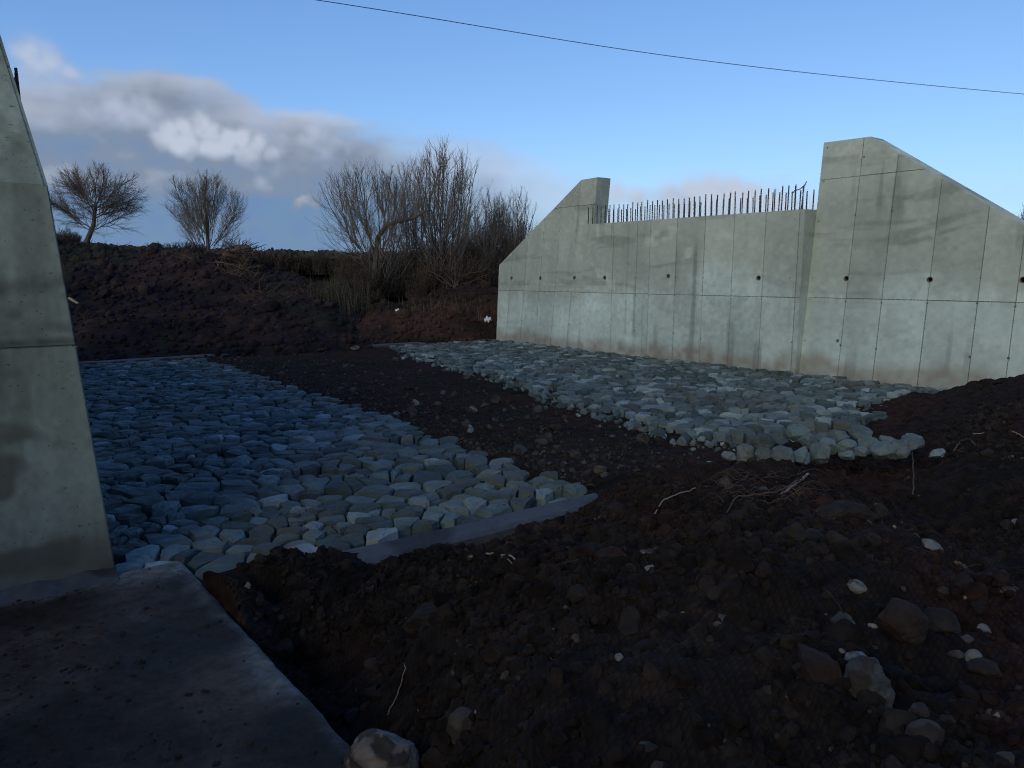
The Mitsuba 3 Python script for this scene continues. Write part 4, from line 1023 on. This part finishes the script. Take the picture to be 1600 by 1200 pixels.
for k, (cx, base, top, w, Y) in enumerate([(84, 388, 362, 14, 34), (128, 391, 376, 12, 33.5), (165, 396, 384, 10, 33.2), (196, 399, 384, 12, 33), (228, 402, 391, 9, 33), (262, 404, 388, 12, 33), (284, 405, 394, 9, 33), (312, 407, 394, 10, 32.6), (335, 409, 397, 9, 32.4), (402, 440, 422, 12, 30.4), (418, 458, 440, 12, 29.8), (436, 480, 462, 12, 28.6), (150, 440, 428, 9, 29.8), (222, 450, 436, 9, 29.4)]):
    shrub(cx, base, top, w, Y, 520 + k, 14, 'small dead weed clump growing on the dark soil heap', G4, .006)
for k, (cx, base, top, w, Y, lab) in enumerate([(108, 395, 356, 24, 50, 'dark shrub at the foot of the leftmost tree beside the left wing wall'), (250, 404, 378, 30, 56, 'dim shrub on the soil heap skyline between the two left trees'), (295, 404, 374, 26, 56, 'dim shrub on the skyline just left of the second tree')]):
    shrub(cx, base, top, w, Y, 495 + k, 34, lab, None, .011)

# far woodland on the hill: one mass
ms = []; r = np.random.default_rng(123)
for k in range(5000):
    a = math.radians(r.uniform(-36, 8)); R_ = r.uniform(330, 640); X, Y = R_ * math.sin(a), R_ * math.cos(a); z = base_height(np.array([X]), np.array([Y]))[0]
    h = r.uniform(1.2, 3.0) + 9 * max(0, float(meshkit.fbm(np.array([a * 22, .5, R_ * .004]), 3, 4)) - .42); v, f = TPL[k % 10]; ms.append((v * np.array([r.uniform(.9, 2.0), 1.5, h * .6]) + [X, Y, z + h * .4], f))
m = join(ms); add('far_woodland', m, 'scrub', label='dark wooded skyline on the low hill far behind the field', kind='stuff')

# reeds and dry grass on the bank
def blades(xr, yr, Yr, n, seed, h, lab):
    r = np.random.default_rng(seed); vs, fs, us = [], [], []
    for k in range(n):
        Y = r.uniform(*Yr); B = at_y(np.clip((xr[0] + xr[1]) / 2 + r.normal() * (xr[1] - xr[0]) * .27, xr[0] - 20, xr[1] + 15), r.uniform(*yr), Y); hh = r.uniform(*h); a = r.uniform(0, 6.28); lean = r.normal(size=2) * .22 * hh; w = r.uniform(.004, .009)
        e = np.array([math.cos(a), math.sin(a), 0]) * w; M = B + np.array([lean[0] * .4, lean[1] * .4, hh * .6]); Tp = B + np.array([lean[0], lean[1], hh])
        i_ = len(vs); vs += [B - e - [0, 0, .15], B + e - [0, 0, .15], M - e * .8, M + e * .8, Tp]; fs += [[i_, i_ + 1, i_ + 3], [i_, i_ + 3, i_ + 2], [i_ + 2, i_ + 3, i_ + 4]]; us += [[r.random()] * 2] * 5
    add('dry_reeds', tri(vs, fs), 'reed', uv=np.array(us), label=lab, kind='stuff')


blades((455, 560), (474, 494), (29.5, 32.5), 2000, 1, (.25, 1.15), 'stand of pale dry reeds in front of the bank, left of the red earth')
blades((370, 560), (448, 474), (31, 37), 1600, 2, (.25, .7), 'thin dry grass on the low bank behind the soil heap')
blades((600, 800), (470, 496), (30.5, 32), 500, 3, (.12, .4), 'sparse dry grass sprouting on the red earth ridge')

# ------------------------------------------------------------------ stump, roots, litter on the far heaps
r = np.random.default_rng(77); S = at_y(374, 406, 31.6)
k = key_for('root_stump'); note(k, 'uprooted stump with a tangle of roots on top of the soil heap', 'stump')
v, f = rock(888, 3, .5, .35); add('root_ball', tri(v * np.array([.62, .5, .40]) + S + [0, 0, .25], f), 'root', k)
ms = []
for n_ in range(90):
    a, e = r.uniform(0, 6.28), r.uniform(-.25, 1.2); d = np.array([math.cos(a) * math.cos(e), math.sin(a) * math.cos(e), math.sin(e) * .8]); L = r.uniform(.4, 1.05); t = np.linspace(.15, 1, 7)
    ms.append(tube(S + [0, 0, .2] + t[:, None] * d * L + np.cumsum(r.normal(size=(7, 3)) * .05, 0), np.linspace(.035, .008, 7), 4))
add('roots', join(ms), 'root', k)
for n_, (a, b_) in enumerate([((345, 418), (362, 428)), ((352, 424), (405, 416)), ((395, 398), (403, 386))]):
    A_, B_ = at_y(*a, 31), at_y(*b_, 31); add('broken_limb', tri(*tube(np.linspace(A_, B_, 6) + r.normal(size=(6, 3)) * .03, np.linspace(.035, .02, 6), 6)), 'root', k, smooth=True)
def hug(pix, Y, lift=.08):
    return np.array([at_y(x, y, Y + dy) for (x, y, dy) in pix])
for pix, Y, rad, mat, lab in [
    ([(262, 420, 0), (272, 430, -.3), (285, 440, -.6), (293, 452, -1.0), (296, 462, -1.3)], 31.4, (.07, .05), 'pale_wood', 'pale thick root hanging down the face of the soil heap, upper of three'),
    ([(280, 448, 0), (287, 462, -.4), (300, 472, -.8), (307, 482, -1.0), (311, 492, -1.3)], 30.4, (.05, .03), 'pale_wood', 'thin pale root trailing down the soil heap, below the thick one'),
    ([(284, 480, 0), (295, 486, -.2), (308, 491, -.4)], 29.2, (.04, .03), 'pale_wood', 'short pale root crossing the foot of the trailing root on the heap'),
    ([(335, 408, 0), (365, 414, -.2), (400, 428, -.5), (412, 436, -.9)], 31.4, (.04, .025), 'root', 'dark broken branch lying below the uprooted stump'),
    ([(350, 425, 0), (380, 432, -.3), (408, 440, -.6)], 31.0, (.035, .02), 'root', 'second dark branch lying below the uprooted stump'),
    ([(108, 466, 0), (122, 474, -.2)], 27.0, (.05, .04), 'pale_wood', 'short pale log end in the soil heap beside the left wing wall'),
]:
    add('root', tri(*tube(hug(pix, Y), np.linspace(*rad, len(pix)), 6)), mat, smooth=True, label=lab, cat='root')
for x, y, Y, hw, hh, mat, lab in [(355, 478, 29.2, 6, 10, 'pebble_brown', 'pinkish upright stone in the face of the soil heap, left of the reeds'), (332, 494, 28.6, 8, 5, 'pebble_brown', 'brownish stone low in the soil heap, left of the upright one'), (402, 482, 28.6, 9, 6, 'pebble_brown', 'flat brownish stone at the right foot of the soil heap'), (208, 498, 26.6, 2.5, 2.5, 'litter', 'small white chip on the dark face of the soil heap'), (332, 440, 30.6, 3, 4, 'litter', 'white scrap below the uprooted stump on the heap'), (231, 405, 32.8, 2, 2, 'litter', 'tiny white scrap on the skyline of the soil heap'), (392, 527, 27, 2.5, 2.5, 'litter', 'small white chip at the foot of the soil heap, left of the reeds'), (601, 520, 29.6, 2.5, 3, 'litter', 'small white scrap at the foot of the red earth ridge'), (534, 488, 30.6, 2.5, 2, 'litter', 'small white scrap beside the pale post'), (654, 492, 31, 2, 2, 'litter', 'tiny white scrap halfway along the red earth ridge')]:
    P = at_y(x, y, Y); s = Y / F; v, f = rock(1000 + x, 2, .7, .15); m = tri(v * np.array([hw, hw, hh]) * s * 1.15 + P, f)
    add('loose_stone' if mat != 'litter' else 'scrap', m, mat, uv=tone_uv(m, .6), label=lab, cat='stone' if mat != 'litter' else 'litter')


def brush(pts, n, seed, Ls, lab, mat='root'):
    r = np.random.default_rng(seed); ms = []
    for k in range(n):
        x, y, Y = pts[r.integers(len(pts))]; B = at_y(x + r.normal() * 9, y + r.normal() * 5, Y + r.normal() * .25); a = r.uniform(0, 6.28); e = abs(r.normal()) * .5; L = r.uniform(*Ls)
        d = np.array([math.cos(a) * math.cos(e), math.sin(a) * math.cos(e), math.sin(e)]); t = np.linspace(0, 1, 5)
        ms.append(tube(B + t[:, None] * d * L + np.cumsum(r.normal(size=(5, 3)) * .035, 0), np.linspace(.016, .006, 5), 3))
    add('brushwood', join(ms), mat, label=lab, kind='stuff')


brush([(300, 408, 32), (325, 412, 32), (350, 424, 31.2), (372, 430, 31), (392, 440, 30.6), (410, 455, 30), (400, 470, 29.4), (425, 470, 29.2), (385, 420, 31.3)], 420, 3, (.25, .9), 'loose twigs and brushwood thrown over the right shoulder of the soil heap')
brush([(110, 386, 33), (150, 392, 33), (190, 397, 33), (230, 400, 33), (268, 412, 32), (290, 440, 30.6), (120, 430, 30)], 260, 4, (.2, .6), 'dead weeds and twigs along the top of the soil heap', 'scrub')


def scrap(x, y, Y, size, seed, lab, n=7):
    """A crumpled plastic bag: a creased sheet of several folds."""
    r = np.random.default_rng(seed); m = trimesh.creation.icosphere(subdivisions=3); v = np.array(m.vertices)
    v = v * (.45 + 1.1 * meshkit.fbm(v * 2.2 + seed, 3, seed))[:, None] * np.array([1.2, .5, .8]); P = at_y(x, y, Y)
    v[:, 2] += .35 * np.sin(v[:, 0] * 5 + seed)
    add('plastic_bag', tri(v * size * Y / F * 1.25 + P, m.faces), 'litter', label=lab, cat='litter')


scrap(762, 499, 31.2, 3.6, 3, 'crumpled white plastic bag on the red earth beside the wall')
scrap(706, 492, 31.2, 2.8, 5, 'crumpled whitish plastic in the grass on the red earth ridge')
scrap(622, 486, 30.8, 3.0, 7, 'dirty pale plastic snagged in grass at the left end of the red earth')
A_, B_ = at_y(547, 490, 31), at_y(544, 474, 31)
add('wooden_post', tri(*tube(np.array([A_, (A_ + B_) / 2, B_]), [.05, .05, .045], 8)), 'pale_wood', smooth=40, label='short pale wooden post leaning beside the reeds, left of the red earth', cat='post')

# ------------------------------------------------------------------ overhead cable
Pc = np.array([at_y(-60, -72, 17.0), at_y(495, 0, 19.3), at_y(1050, 88, 23.9), at_y(1600, 147, 28.6), at_y(1900, 172, 31.5)])
tt = np.array([-.55, 0, 1, 2, 2.6]); Tt = np.linspace(-.55, 2.6, 60)
co = np.stack([np.polyval(np.polyfit(tt, Pc[:, c_], 2), Tt) for c_ in range(3)], 1)
from scipy.interpolate import CubicSpline
co = CubicSpline(tt, Pc)(Tt)
add('overhead_cable', tri(*tube(co, .0095, 6)), 'cable', smooth=True, label='single thin dark cable sagging across the sky from upper left to right', cat='cable')
